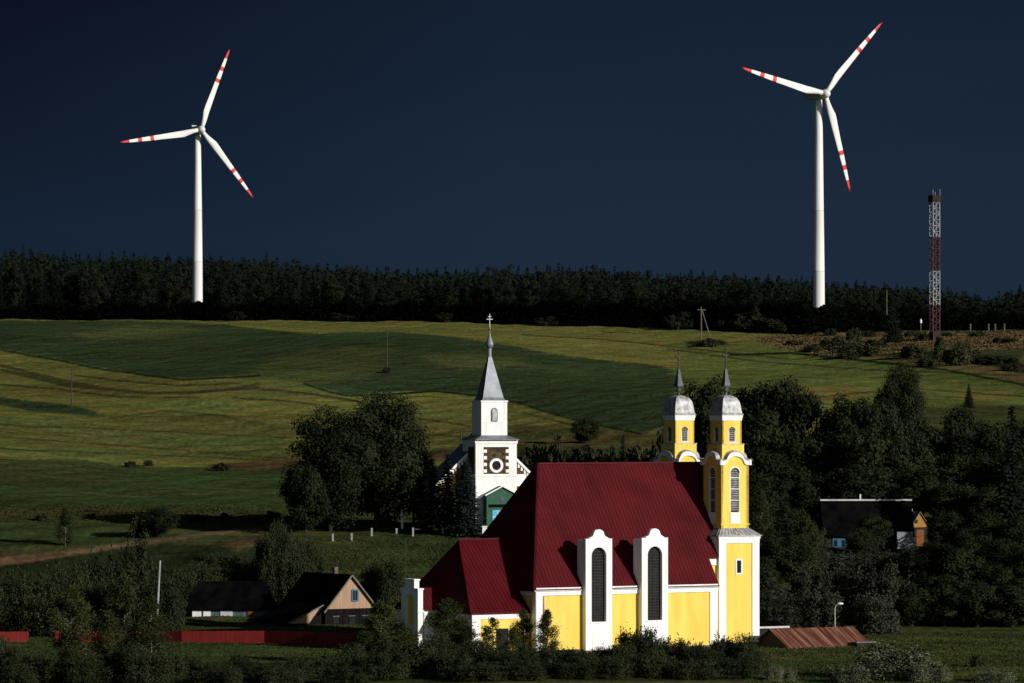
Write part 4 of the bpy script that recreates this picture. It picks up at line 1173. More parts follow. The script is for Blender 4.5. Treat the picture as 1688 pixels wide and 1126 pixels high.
# ------------------------------------------------------------------ houses
def gable_house(name, loc, rz, w, ln, eave, ridge, mats, label, cat, ov=.4, front_gable=None, parts=None):
    """ridge along local y (away), gable at local y=0 facing -y; origin at the gable's ground middle"""
    root = empty(name, loc, rz); tag(root, label, cat)
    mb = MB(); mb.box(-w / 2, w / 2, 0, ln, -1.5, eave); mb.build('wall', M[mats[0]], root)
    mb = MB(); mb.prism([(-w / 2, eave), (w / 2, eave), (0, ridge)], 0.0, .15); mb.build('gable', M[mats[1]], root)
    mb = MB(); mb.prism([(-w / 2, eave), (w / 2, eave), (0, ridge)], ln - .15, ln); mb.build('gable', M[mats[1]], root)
    k = (ridge - eave) / (w / 2)
    mb = MB()
    for s in (-1, 1):
        xe = s * (w / 2 + ov); ze = eave - ov * k
        mb.slab([(0, -ov, ridge + .12), (xe, -ov, ze + .12), (xe, ln + ov, ze + .12), (0, ln + ov, ridge + .12)], .1)
    rf = mb.build('roof', M[mats[2]], root)
    return root, rf

# house with the tan gable
Yh = 623.0
loc = Vector((X_at(578, Yh), Yh, -.55))
RH = R(34)
root, rf = gable_house('house', loc, RH, 7.6, 11.0, 3.5, 7.75, ('shadow_boards', 'ochre', 'dark_roof'), 'dark roofed wooden house with a sunlit tan gable and small blue framed window', 'house', .45)
root.scale = (1.067, 1.067, 1.067)
mb = MB(); mb.box(-3.75, 3.75, -.12, -.0, 2.9, 3.5); mb.build('gable_board', M['shadow_boards'], root)
mb = MB()
for s in (-1, 1):
    k = (7.75 - 3.5) / 3.8
    mb.beam((0, -.42, 7.78), (s * 4.2, -.42, 7.78 - 4.2 * k), .2, .1, (0, 1, 0))
mb.build('barge_board', M['old_pole'], rf)
mb = MB(); mb.box(.30, .98, -.06, -.01, 4.55, 5.75); mb.m = 1
mb.box(.12, .30, -.1, -.0, 4.4, 5.9); mb.box(.98, 1.16, -.1, 0, 4.4, 5.9); mb.box(.3, .98, -.1, 0, 5.75, 5.95); mb.box(.3, .98, -.1, 0, 4.35, 4.55); mb.box(.61, .67, -.09, -.065, 4.55, 5.75)
mb.build('window', [M['glass_dark'], M['blue_paint']], root)
for x in (-2.2, 0.2, 2.2):
    mb = MB(); mb.box(x - .4, x + .4, -.05, -.01, 1.4, 2.5); mb.m = 1; mb.box(x - .5, x + .5, -.08, -.052, 1.28, 1.4); mb.box(x - .5, x + .5, -.08, -.052, 2.5, 2.62)
    mb.build('window', [M['glass_dark'], M['blue_grey_wood']], root)
mb = MB(); mb.box(.2, .75, 4.2, 4.75, 7.2, 8.7); mb.build('chimney', M['plinth'], rf)
# lean-to on its left
mb = MB()
mb.prism([(-8.9, -1.5), (-3.85, -1.5), (-3.85, 3.9), (-8.9, 1.9)], 0.6, 8.5); lt = mb.build('lean_to', M['shadow_boards'], root)
mb = MB(); mb.prism([(-8.85, 1.75), (-5.9, 1.75), (-4.4, 3.55), (-4.4, 3.65)], .5, .59); mb.build('sunlit_boards', M['ochre'], lt)  # ochre cut to the sunlit wedge; its right edge is a painted shadow line
mb = MB(); mb.slab([(-3.9, 0.1, 4.1), (-9.4, 0.1, 1.9), (-9.4, 8.8, 1.9), (-3.9, 8.8, 4.1)], .1); mb.build('roof', M['dark_roof'], lt)
mb = MB(); mb.beam((-4.0, .06, 4.02), (-9.4, .06, 1.84), .16, .08, (0, 1, 0)); mb.build('barge_board', M['old_pole'], lt)

# long low house with the black roof
Yb = 634.0
loc = Vector((X_at(378, Yb), Yb, .7))
root = empty('house', loc, R(-4)); tag(root, 'long low house with a wide black roof and white painted wall behind the red fence', 'house')
mb = MB(); mb.box(-5.2, 5.6, 0, 6, -2, 2.3); mb.build('wall', M['blue_grey_wood'], root)
mb = MB()
mb.slab([(-6.0, -.6, 2.0), (6.2, -.6, 2.0), (4.6, 3.2, 5.7), (-4.8, 3.2, 5.7)], .12); mb.slab([(-6.0, 7.0, 2.0), (-4.8, 3.2, 5.7), (4.6, 3.2, 5.7), (6.2, 7.0, 2.0)], .12)
mb.slab([(-6.0, -.6, 2.0), (-4.8, 3.2, 5.7), (-6.0, 7, 2.0)], .12); mb.slab([(6.2, -.6, 2.0), (6.2, 7, 2.0), (4.6, 3.2, 5.7)], .12)
mb.build('roof', M['dark_roof'], root)
for (a, b, c) in ((-5.15, -3.9, 'white'), (-3.6, -2.6, 'white'), (-1.2, 0.5, 'ridge_metal')):
    mb = MB(); mb.box(a, b, -.1, -.01, .2, 1.75); mb.build('wall_panel', M[c], root)
mb = MB(); mb.box(2.6, 3.9, -.12, -.01, -.3, 1.9); mb.build('door', M['rust_door'], root)

# red plank fence
def fence(pts, label):
    root = empty('plank_fence', (0, 0, 0)); tag(root, label, 'fence')
    mb = MB(); po = MB()
    for (x0, y0, t0), (x1, y1, t1) in zip(pts[:-1], pts[1:]):
        d = math.hypot(x1 - x0, y1 - y0); n = max(1, int(d / .22))
        ux, uy = (x1 - x0) / d, (y1 - y0) / d
        for i in range(n):
            a = (i + .04) / n * d; b = (i + .96) / n * d
            xm, ym = x0 + ux * (a + b) / 2, y0 + uy * (a + b) / 2
            z = gz(xm, ym); h = t0 + (t1 - t0) * i / n + random.uniform(-.03, .03)
            mb.beam((xm, ym, z - .1), (xm, ym, z + h), b - a, .03, (uy, -ux, 0)) if False else mb.add(
                [(x0 + ux * a, y0 + uy * a, z - .1), (x0 + ux * b, y0 + uy * b, z - .1), (x0 + ux * b - uy * .03, y0 + uy * b + ux * .03, z - .1), (x0 + ux * a - uy * .03, y0 + uy * a + ux * .03, z - .1),
                 (x0 + ux * a, y0 + uy * a, z + h), (x0 + ux * b, y0 + uy * b, z + h), (x0 + ux * b - uy * .03, y0 + uy * b + ux * .03, z + h), (x0 + ux * a - uy * .03, y0 + uy * a + ux * .03, z + h)],
                [(0, 1, 5, 4), (1, 2, 6, 5), (2, 3, 7, 6), (3, 0, 4, 7), (4, 5, 6, 7)])
        for i in range(int(d / 2.6) + 1):
            xp, yp = x0 + ux * i * 2.6 - uy * .1, y0 + uy * i * 2.6 + ux * .1
            po.tube((xp, yp, gz(xp, yp) - .5), (xp, yp, gz(xp, yp) + 1.35), .07, n=6)
    mb.build('plank_panel', M['red_fence'], root); po.build('post', M['dark_wood'], root)
random.seed(3)
def fp(px, Y, h): return (X_at(px, Y), Y, h)
fence([fp(-120, 572, 1.3), fp(48, 573, 1.3)], 'red plank fence at the left edge before the gap')
fence([fp(92, 573, 1.3), fp(270, 573.5, 1.35), fp(300, 572, 1.45), fp(436, 570, 1.6), fp(600, 561, 1.8)], 'long red plank fence in front of the dark roofed houses')

# right-hand house with the pale ridge
Yr = 700.0
loc = Vector((X_at(1432, Yr), Yr, gz(X_at(1432, Yr), Yr) - .2))
root = empty('house', loc, R(2)); tag(root, 'black roofed house with a pale ridge cap and blue porch among the trees', 'house')
mb = MB(); mb.box(-6.6, 6.6, 0, 7, -1.5, 2.6); mb.build('wall', M['dark_wood'], root)
mb = MB(); zt = Z_at(826, Yr) - loc.z
mb.slab([(-7.1, -.7, 2.3), (7.0, -.7, 2.3), (7.0, 3.5, zt), (-7.1, 3.5, zt)], .12); mb.slab([(-7.1, 7.7, 2.3), (-7.1, 3.5, zt), (7.0, 3.5, zt), (7.0, 7.7, 2.3)], .12)
rf = mb.build('roof', M['dark_roof'], root)
mb = MB(); mb.box(-7.15, 7.05, 3.2, 3.8, zt - .02, zt + .22); mb.build('ridge_cap', M['ridge_metal'], rf)
mb = MB(); mb.box(-1.0, -.75, 3.9, 4.2, zt - .2, zt + 1.0); mb.build('chimney', M['ridge_metal'], rf)
mb = MB(); mb.box(-5.6, -3.4, -.14, -.01, -1, 2.15); mb.build('porch_wall', M['blue_paint'], root)
for x in (-5.1, -3.95):
    mb = MB(); mb.box(x - .22, x + .22, -.19, -.15, .7, 1.6); mb.build('window', M['glass_dark'], root)
mb = MB(); mb.box(4.2, 6.65, -1.4, -.02, -1, 2.9); mb.build('annex', M['lattice_white'], root)
# ochre shed right of it
Ys = 704.0; xs = X_at(1520, Ys)
root, rf = gable_house('shed', (xs - .45, Ys, gz(xs, Ys)), R(28), 3.5, 5.0, 2.9, 5.2, ('dark_wood', 'ochre_bright', 'grey_roof'), 'small shed with a bright ochre gable right of the black roofed house', 'shed', .3)
mb = MB(); mb.box(-.9, -.35, -.06, -.01, 3.5, 4.1); mb.build('window', M['glass_dark'], root)
mb = MB(); mb.box(-.55, .75, -.06, -.01, -.2, 2.5); mb.build('door', M['rust_door'], root)
mb = MB(); mb.box(-.3, .3, 2.4, 3.0, 4.8, 5.7); mb.build('chimney', M['white'], rf)

# rusty roofed shed: origin at the left front corner of its eave
Y0 = 563.0
root = empty('shed', (X_at(1299, Y0), Y0, .75), R(30)); tag(root, 'low shed under a rusty corrugated roof on the meadow', 'shed')
LU, HV, RH_ = 12.6, 4.3, 2.3
mb = MB(); mb.box(.3, LU - .3, .5, 2 * HV - .5, -1, .3)
for a0 in (.3, LU - .42): mb.prism([(.45, .3), (2 * HV - .45, .3), (HV, RH_ - .15)], a0, a0 + .12, 'x')
mb.build('wall', M['dark_wood'], root)
mb = MB(); n = 76
rows = []
for i in range(n + 1):
    u_ = LU * i / n; dz = .06 * (i % 2)
    rows.append([(u_, 0, .08 + dz), (u_, HV, RH_ + dz), (u_, 2 * HV, .08 + dz)])
b = len(mb.v)
for r_ in rows: mb.v += r_ + [(p[0], p[1], p[2] - .1) for p in r_]
for i in range(n):
    a = b + 6 * i; c = b + 6 * (i + 1)
    mb.f += [(a, c, c + 1, a + 1), (a + 1, c + 1, c + 2, a + 2), (a + 3, a + 4, c + 4, c + 3), (a + 4, a + 5, c + 5, c + 4), (a, a + 3, c + 3, c), (a + 2, c + 2, c + 5, a + 5)]; mb.mi += [0] * 6
mb.build('roof', M['rust'], root)
mb = MB(); mb.box(9.7, 12.2, -.9, .3, -1, .55); mb.m = 1; mb.box(9.5, 12.4, -1.1, .4, .56, .66); mb.build('lean_to', [M['dark_wood'], M['grey_roof']], root)
Y1 = 576.0; xs = X_at(1258, Y1)
root = empty('shed', (xs, Y1, 1.0), R(27)); tag(root, 'dark shed with a pale roof edge between the yellow tower and the rusty roof', 'shed')
mb = MB(); mb.box(-2.5, 3.3, 0, 3, -1, 1.7); mb.build('wall', M['dark_wood'], root)
mb = MB(); mb.slab([(-2.9, -.3, 1.85), (3.6, -.3, 1.85), (3.6, 3.3, 2.5), (-2.9, 3.3, 2.5)], .1); rf = mb.build('roof', M['dark_roof'], root)
mb = MB(); mb.box(-2.9, 3.6, -.42, -.31, 1.70, 1.95); mb.build('roof_edge', M['ridge_metal'], rf)

# ------------------------------------------------------------------ plants
def quads_mesh(name, C, U, V, mats, extra=None):
    """leaf rhombs at C with half-axes U and V; extra = (verts, faces) of woody mesh"""
    n = len(C)
    P = np.stack([C - U, C - V * 0.9 + U * 0.1, C + U, C + V * 0.9 + U * 0.1], 1).reshape(-1, 3)
    me = bpy.data.meshes.new(name)
    me.vertices.add(4 * n); me.vertices.foreach_set('co', P.ravel())
    me.loops.add(4 * n); me.loops.foreach_set('vertex_index', np.arange(4 * n))
    me.polygons.add(n); me.polygons.foreach_set('loop_start', np.arange(0, 4 * n, 4)); me.polygons.foreach_set('loop_total', np.full(n, 4))
    me.update(calc_edges=True)
    for m in mats: me.materials.append(m)
    return me

def orient(rs, Nn, size, asp=0.6):
    n = len(Nn)
    Nn = Nn / (np.linalg.norm(Nn, axis=1, keepdims=True) + 1e-9)
    A = rs.normal(size=(n, 3)); U = np.cross(Nn, A); U /= np.linalg.norm(U, axis=1, keepdims=True) + 1e-9
    V = np.cross(Nn, U)
    s = size * rs.uniform(.55, 1.3, (n, 1))
    return U * s, V * s * asp

def unit(rs, n):
    d = rs.normal(size=(n, 3)); return d / np.linalg.norm(d, axis=1, keepdims=True)

def wood(name, tubes, mat):
    mb = MB()
    for (a, b, r0, r1) in tubes: mb.tube(a, b, r0, r1, 7, caps=False)
    me = bpy.data.meshes.new(name); me.from_pydata(mb.v, [], mb.f); me.materials.append(mat); me.update()
    me.polygons.foreach_set('use_smooth', [True] * len(me.polygons))
    return me

def proto_round(seed, h, w, n, leaf, tf=.12, clumps=46, mat='leaf', bark='bark', cr=.17, low=.55):
    rs = np.random.RandomState(seed)
    cz = h * (1 + tf) / 2; rx, rz = w / 2, h * (1 - tf) / 2
    d = unit(rs, clumps); rad = rs.uniform(.50, .86, (clumps, 1)) ** .8
    # uneven outline: a few bearings push out or stay in
    az = np.arctan2(d[:, 1], d[:, 0]); lob = 1 + .13 * np.sin(az * 3 + seed) + .09 * np.sin(az * 2 + d[:, 2] * 4 + seed * 2)
    C0 = d * rad * lob[:, None] * np.array([rx, rx, rz])
    C0[:, 2] = np.where(C0[:, 2] < 0, C0[:, 2] * 1.0, C0[:, 2])
    C0[:, :2] *= (1 - .25 * np.clip(-C0[:, 2:3] / rz, 0, 1))
    crad = w * cr * rs.uniform(.65, 1.25, clumps)
    pr = crad ** 2; pr /= pr.sum()
    ci = rs.choice(clumps, n, p=pr)
    dd = unit(rs, n); rr = crad[ci][:, None] * rs.uniform(.45, 1.08, (n, 1))
    P = C0[ci] + dd * rr * np.array([1, 1, .8])
    P[:, 2] += cz
    out_ = P - np.array([0, 0, cz]); out_ /= np.array([rx, rx, rz])
    Nn = dd * 1.0 + unit(rs, n) * .9 + np.array([0, 0, .25]) + out_ * .3
    U, V = orient(rs, Nn, leaf)
    crown = quads_mesh('crown', P, U, V, [M[mat]])
    tb = [((0, 0, -.6), (0, 0, h * .45), w * .035, w * .022), ((0, 0, h * .45), (w * .02, 0, h * .82), w * .022, w * .008)]
    for i in range(9):
        k = rs.randint(clumps); a = Vector((0, 0, h * rs.uniform(.2, .55))); b = Vector(C0[k]) + Vector((0, 0, cz)); tb.append((a, b, w * .014, w * .005))
    trunk = wood('trunk', tb, M[bark])
    return dict(crown=crown, trunk=trunk, h=h * 1.0, w=w * .98)

def proto_birch(seed, h, w, n, leaf, mat='leaf_birch', bark='birch_bark', lean=.0, tf=.10, sharp=1.0):
    rs = np.random.RandomState(seed)
    nb = int(h * 6); tb = [((0, 0, -.5), (0, 0, h * .5), .022 * h * .5, .014 * h * .5), ((0, 0, h * .5), (0, 0, h * .97), .007 * h, .002 * h)]
    P = []; Nn = []
    per = n // nb + 1
    for i in range(nb):
        t = tf + (1 - tf) * (i + rs.uniform(0, 1)) / nb
        prof = (math.sin(PI * min(1, (1 - t) * 1.25 + .0) * .5) ** .8) * (0.55 + .45 * min(1, t / .35)) * rs.uniform(.55, 1.12)
        if t > .97: prof *= .5
        r = w / 2 * prof; a = rs.uniform(0, 2 * PI)
        z0 = t * h - r * .35; z1 = t * h + r * rs.uniform(.15, .6) * sharp
        e_ = np.array([r * math.cos(a), r * math.sin(a), min(z1, h)]); s_ = np.array([0, 0, max(.1, z0)])
        tb.append((tuple(s_), tuple(e_), .012 * w, .004 * w))
        u = rs.uniform(.25, 1.0, (per, 1)) ** .7
        p = s_ + (e_ - s_) * u + rs.normal(0, .075 * w * (0.5 + .5 * r / (w / 2)), (per, 3)) * np.array([1, 1, 1.1])
        P.append(p); Nn.append(unit(rs, per) + np.array([math.cos(a), math.sin(a), .3]) * .5)
    P = np.concatenate(P); Nn = np.concatenate(Nn)
    U, V = orient(rs, Nn, leaf)
    return dict(crown=quads_mesh('crown', P, U, V, [M[mat]]), trunk=wood('trunk', tb, M[bark]), h=h, w=w)

def proto_spruce(seed, h, w, tiers, per, mat='needle', leaf=.35, taper=.85):
    rs = np.random.RandomState(seed); P = []; U = []; V = []
    tb = [((0, 0, -.5), (0, 0, h * .96), .016 * h, .003 * h)]
    for i in range(tiers):
        t = (i + rs.uniform(-.2, .2)) / tiers; z = h * (.05 + .95 * t); r = w / 2 * (1 - t) ** taper * rs.uniform(.85, 1.1) + .05
        nb = max(5, int(per * (1 - t * .6)))
        for k in range(nb):
            a = 2 * PI * (k + rs.uniform(-.3, .3)) / nb + i; rr = r * rs.uniform(.75, 1.12)
            m = max(2, int(rr / (leaf * .65)))
            for j in range(m):
                f = (j + .6) / m
                c = np.array([rr * f * math.cos(a), rr * f * math.sin(a), z - rr * .38 * f + (.12 * rr if f > .8 else 0)]) + rs.normal(0, leaf * .15, 3)
                d = np.array([math.cos(a), math.sin(a), -.35]); d /= np.linalg.norm(d); s = np.cross(d, [0, 0, 1]); s /= np.linalg.norm(s)
                q = rs.uniform(.8, 1.2)
                tl = rs.uniform(-.5, .5); n_ = np.cross(s, d); s = s * math.cos(tl) + n_ * math.sin(tl)
                P.append(c); U.append(d * leaf * q); V.append(s * leaf * .55 * q)
    P = np.array(P); U = np.array(U); V = np.array(V)
    # leader
    n2 = 14; zz = np.linspace(h * .9, h, n2); P2 = np.stack([rs.normal(0, .06, n2), rs.normal(0, .06, n2), zz], 1)
    u2, v2 = orient(rs, unit(rs, n2) * np.array([1, 1, .2]), leaf * .5)
    return dict(crown=quads_mesh('crown', np.concatenate([P, P2]), np.concatenate([U, u2]), np.concatenate([V, v2]), [M[mat]]), trunk=wood('trunk', tb, M['bark']), h=h, w=w)

def proto_bush(seed, h, w, n, leaf, mat='leaf', clumps=26, shoots=40):
    rs = np.random.RandomState(seed)
    a = rs.uniform(0, 2 * PI, clumps); r = np.sqrt(rs.uniform(0, 1, clumps)) * .78
    zt = h * (1 - .55 * r ** 2) * rs.uniform(.72, 1.0, clumps)
    C0 = []; cr_ = []
    for i in range(clumps):
        for z in np.arange(.15 * h, zt[i], .26 * h):
            C0.append((r[i] * w / 2 * math.cos(a[i]) * 1.0, r[i] * w / 2 * math.sin(a[i]), z)); cr_.append(w * .13 * rs.uniform(.7, 1.3))
    C0 = np.array(C0); cr_ = np.array(cr_)
    ci = rs.randint(0, len(C0), n); dd = unit(rs, n)
    P = C0[ci] + dd * cr_[ci][:, None] * rs.uniform(.3, 1.15, (n, 1))
    Nn = dd + unit(rs, n) * .9 + np.array([0, 0, .2])
    # loose shoots break the outline
    S = []; 
    for i in range(shoots):
        k = rs.randint(clumps); b = np.array([r[k] * w / 2 * math.cos(a[k]), r[k] * w / 2 * math.sin(a[k]), zt[k]])
        d = unit(rs, 1)[0] * np.array([.6, .6, .3]) + np.array([0, 0, 1.]); L_ = h * rs.uniform(.08, .24)
        m = 14; u = rs.uniform(0, 1, (m, 1)); S.append(b + d * L_ * u + rs.normal(0, leaf * .5, (m, 3)))
    S = np.concatenate(S); P = np.concatenate([P, S]); Nn = np.concatenate([Nn, unit(rs, len(S))])
    P[:, 2] = np.maximum(P[:, 2], .05)
    U, V = orient(rs, Nn, leaf)
    tb = []
    for i in range(12):
        k = rs.randint(clumps); tb.append(((rs.normal(0, .06 * w), rs.normal(0, .06 * w), -.4), (r[k] * w / 2 * math.cos(a[k]), r[k] * w / 2 * math.sin(a[k]), zt[k] * .9), .016 * w, .005 * w))
    return dict(crown=quads_mesh('foliage', P, U, V, [M[mat]]), trunk=wood('stem', tb, M['bark']), h=h, w=w)

PR = {
    'round': [proto_round(11 + i, 12, 10, 13000, .25, .04, 46 + 5 * i, low=.4) for i in range(4)],
    'big': [proto_round(31, 22, 17, 42000, .27, .02, 130, cr=.145), proto_round(32, 20, 14, 30000, .27, .01, 110, cr=.155)],
    'birch': [proto_birch(41 + i, 10, 5.2, 10000, .125) for i in range(3)],
    'fgbirch': [proto_birch(51 + i, 9, 5.0, 15000, .105, tf=.04) for i in range(3)],
    'sapling': [proto_birch(61 + i, 7, 3.4, 2000, .125, tf=.12) for i in range(2)],
    'spruce': [proto_spruce(71, 11, 5.2, 34, 26, leaf=.30), proto_spruce(72, 11, 4.6, 36, 24, leaf=.30)],
    'bluespruce': [proto_spruce(73, 11, 5.4, 38, 28, 'needle_blue', .28)],
    'bush': [proto_bush(81 + i, 4.5, 7.0, 13000, .125, 'leaf_bush') for i in range(4)],
    'willow': [proto_bush(91 + i, 4.5, 7.5, 12000, .125, 'leaf_willow', shoots=90) for i in range(3)],
    'midwillow': [proto_bush(96 + i, 8, 9, 12000, .20, 'leaf_midwillow') for i in range(2)],
    'scrubtree': [proto_round(111 + i, 8, 8, 2600, .42, .02, 26, 'far_leaf', cr=.2) for i in range(2)],
    'scrub': [proto_bush(101 + i, 4.0, 6.0, 2600, .30, 'scrub_leaf') for i in range(4)],
}
random.seed(17)
CNT = {}
def plant(kind, px, Y, top, wpx, name, label, cat, group=None, sq=None):
    lst = PR[kind]; CNT[kind] = CNT.get(kind, -1) + 1; p = lst[CNT[kind] % len(lst)]
    X = X_at(px, Y); z = gz(X, Y)
    h = Z_at(top, Y) - z; w = wpx / F * Y
    o = empty(name, (X, Y, z - .1), random.uniform(0, 6.28))
    sx = w / p['w']; sz = h / p['h']
    o.scale = (sx, sx, max(sz, .1))
    tag(o, label, cat, group)
    for (nm, key) in (('trunk' if 'bush' not in name and 'shrub' not in name else 'stem', 'trunk'), ('crown' if 'bush' not in name and 'shrub' not in name else 'foliage', 'crown')):
        c = bpy.data.objects.new(nm, p[key]); COL.objects.link(c); c.parent = o
    return o

def by_ground(px, py): return ground(px, py)[1]

# single trees with a place of their own
plant('big', 622, 709, 648, 165, 'broadleaf_tree', 'tall dark broad crowned tree left of the white church', 'tree')
plant('big', 545, 707, 676, 140, 'broadleaf_tree', 'dark broad tree leaning against the left side of the tallest tree', 'tree')
plant('round', 682, 716, 735, 70, 'broadleaf_tree', 'small dark tree between the tallest tree and the spruces', 'tree')
plant('round', 505, 703, 745, 88, 'broadleaf_tree', 'low dark tree at the left foot of the tallest tree', 'tree')
plant('spruce', 738, 697, 745, 74, 'spruce_tree', 'dark spruce left of the white church porch', 'spruce')
plant('bluespruce', 771, 694, 756, 66, 'spruce_tree', 'blue green spruce touching the white church tower', 'spruce')
plant('spruce', 712, 699, 752, 66, 'spruce_tree', 'smaller dark spruce beside the tallest tree', 'spruce')
plant('round', 965, by_ground(965, 731), 688, 54, 'broadleaf_tree', 'small round tree alone at the edge of the dark crop field', 'tree')
plant('spruce', 1027, 770, 716, 48, 'spruce_tree', 'dark pointed tree just behind the red roof ridge', 'spruce')
plant('birch', 108, by_ground(108, 900), 838, 40, 'birch_tree', 'small narrow tree standing alone above the dirt track', 'tree')
plant('round', 268, by_ground(268, 885), 834, 56, 'broadleaf_tree', 'small round tree just above the dirt track', 'tree')
plant('scrub', 235, by_ground(235, 885), 850, 50, 'bush', 'low dark bush left of the small round tree by the track', 'bush')
plant('big', 1480, 830, 600, 92, 'broadleaf_tree', 'tall round tree rising above the wood against the meadow', 'tree')
plant('spruce', 1597, by_ground(1597, 672), 632, 22, 'spruce_tree', 'tiny spruce alone in the meadow on the right', 'spruce')
plant('spruce', 1472, by_ground(1472, 566), 492, 40, 'spruce_tree', 'dark spruce on the rough slope left of the lattice mast', 'spruce')
plant('spruce', 1668, 690, 664, 84, 'spruce_tree', 'huge black spruce at the right edge above the wood', 'spruce')

# the wood right of and behind the church
LW = 'dark broadleaf tree of the wood behind the church towers'
GW = 'trees of the wood right of the church'
wood_rows = [
    # (px, Y, top, width)
    (1165, 800, 632, 95), (1232, 800, 612, 105), (1292, 795, 622, 100), (1345, 790, 645, 95), (1400, 785, 660, 95), (1440, 800, 640, 80), (1530, 790, 690, 85), (1578, 790, 668, 85), (1632, 780, 700, 90), (1700, 790, 668, 90),
    (1130, 775, 655, 80), (1205, 770, 655, 100), (1262, 765, 680, 100), (1325, 760, 700, 100), (1385, 757, 712, 100), (1445, 750, 705, 100), (1505, 752, 722, 95), (1560, 750, 735, 95), (1615, 750, 752, 95), (1690, 742, 740, 100), (1425, 770, 672, 80), (1470, 770, 672, 85),
    (1180, 735, 720, 95), (1240, 735, 735, 95), (1290, 735, 755, 95), (1345, 740, 770, 90), (1400, 735, 762, 90), (1455, 735, 765, 90), (1520, 732, 772, 95), (1580, 728, 788, 95), (1640, 722, 800, 100), (1710, 715, 800, 100),
]
for (px, Y, tp, w) in wood_rows: plant('round', px, Y, tp, w * 1.12, 'broadleaf_tree', LW, 'tree', GW)
LW2 = 'dark tree of the lower wood around the black roofed house'
for (px, Y, tp, w) in [(1255, 700, 800, 70), (1292, 690, 828, 80), (1440, 690, 846, 56), (1415, 688, 868, 44), (1330, 672, 862, 62), (1560, 690, 832, 66), (1590, 680, 855, 80), (1625, 676, 838, 80), (1690, 670, 850, 90), (1265, 655, 868, 72), (1300, 650, 880, 76), (1545, 660, 890, 72), (1600, 655, 880, 85), (1660, 650, 880, 90),
                       (1252, 625, 915, 70), (1530, 625, 918, 80), (1585, 622, 905, 90), (1640, 620, 915, 90), (1700, 620, 900, 90), (1500, 600, 955, 80), (1555, 600, 950, 90), (1610, 598, 945, 90), (1668, 598, 950, 90), (1720, 600, 950, 80)]:
    plant('round', px, Y, tp, w * 1.1, 'broadleaf_tree', LW2, 'tree', 'trees around the black roofed house')
for (px, Y, tp, w) in [(1345, 668, 876, 60), (1400, 668, 906, 70), (1450, 668, 903, 70), (1500, 668, 898, 64), (1268, 600, 955, 70), (1320, 605, 925, 80), (1372, 605, 920, 85), (1425, 602, 922, 85), (1470, 600, 932, 80), (1350, 592, 962, 80), (1290, 592, 985, 70), (1440, 590, 970, 90)]:
    plant('midwillow', px, Y, tp, w * 1.1, 'willow_tree', 'grey green rounded willow between the rusty roof and the black roofed house', 'willow', 'willows above the rusty roof')
for (px, Y, tp, w) in [(1330, 655, 850, 60), (1255, 660, 810, 55)]:
    plant('birch', px, Y, tp, w, 'birch_tree', 'lighter green slender tree just right of the yellow church tower', 'tree', 'slender trees right of the tower')

# scrub behind the church roofs and on the slopes
for (px, Y, tp, w) in [(880, 780, 736, 60), (920, 778, 738, 60), (960, 776, 742, 60), (1000, 770, 744, 60), (1060, 765, 738, 60), (1085, 760, 728, 50)]:
    plant('scrub', px, Y, tp, w * 1.2, 'bush', 'dark scrub bush in the strip just above the red ridge', 'bush', 'bushes above the red ridge')
for (px, py, tp, w) in [(1385, 583, 557, 40), (1408, 568, 541, 24), (1422, 587, 566, 58), (1505, 589, 570, 44), (1550, 597, 558, 24), (1578, 602, 568, 40), (1593, 596, 566, 18), (1345, 580, 570, 46), (1530, 605, 592, 44), (1640, 600, 588, 70), (1444, 576, 560, 40),
                        (1362, 574, 560, 22), (1600, 590, 578, 34), (1520, 560, 548, 26), (1500, 556, 545, 20), (1430, 556, 546, 30), (1370, 553, 542, 22), (1655, 566, 556, 40), (1560, 556, 548, 24), (1398, 592, 580, 40), (1668, 612, 600, 36), (1310, 570, 561, 30), (1610, 556, 546, 30)]:
    plant('scrub', px, by_ground(px, py), tp, w * 1.2, 'bush', 'low bush on the rough tan slope around the lattice mast', 'bush', 'bushes on the rough slope')
plant('scrub', 1166, by_ground(1166, 571), 559, 44, 'bush', 'low weeds around the foot of the A shaped pole', 'bush')
plant('scrub', 638, by_ground(638, 615), 606, 20, 'bush', 'small weeds around the foot of the pole in the crop', 'bush')
for (px, py, tp, w) in [(215, 770, 760, 22), (245, 768, 758, 18), (365, 776, 764, 40)]:
    plant('scrub', px, by_ground(px, py), tp, w, 'bush', 'small dark bush on the boundary of the green pasture', 'bush', 'bushes on the pasture boundary')
# undergrowth on the slope below the track
for (px, Y, tp, w) in [(440, 655, 872, 55), (470, 650, 878, 60), (500, 655, 882, 56), (455, 640, 905, 60), (500, 640, 905, 50), (525, 650, 905, 40), (612, 648, 930, 40), (636, 645, 918, 66), (460, 668, 850, 40)]:
    plant('bush', px, Y, tp, w * 1.15, 'bush', 'dark bush below the tallest tree and left of the chancel', 'bush', 'bushes below the tallest tree')
for (px, Y, tp, w) in [(25, 606, 945, 80), (75, 604, 938, 80), (120, 612, 925, 80), (170, 620, 905, 90), (225, 622, 898, 90), (272, 615, 930, 70), (330, 655, 925, 80), (380, 657, 920, 80), (428, 655, 925, 70), (150, 598, 950, 80), (210, 594, 945, 90), (265, 592, 955, 80), (40, 592, 965, 80), (100, 590, 965, 90), (-20, 600, 950, 80), (300, 650, 930, 60), (350, 664, 915, 60), (400, 664, 912, 60)]:
    plant('bush', px, Y, tp, w * 1.15, 'bush', 'dark thick bush on the slope behind the red fence', 'bush', 'thicket behind the red fence')

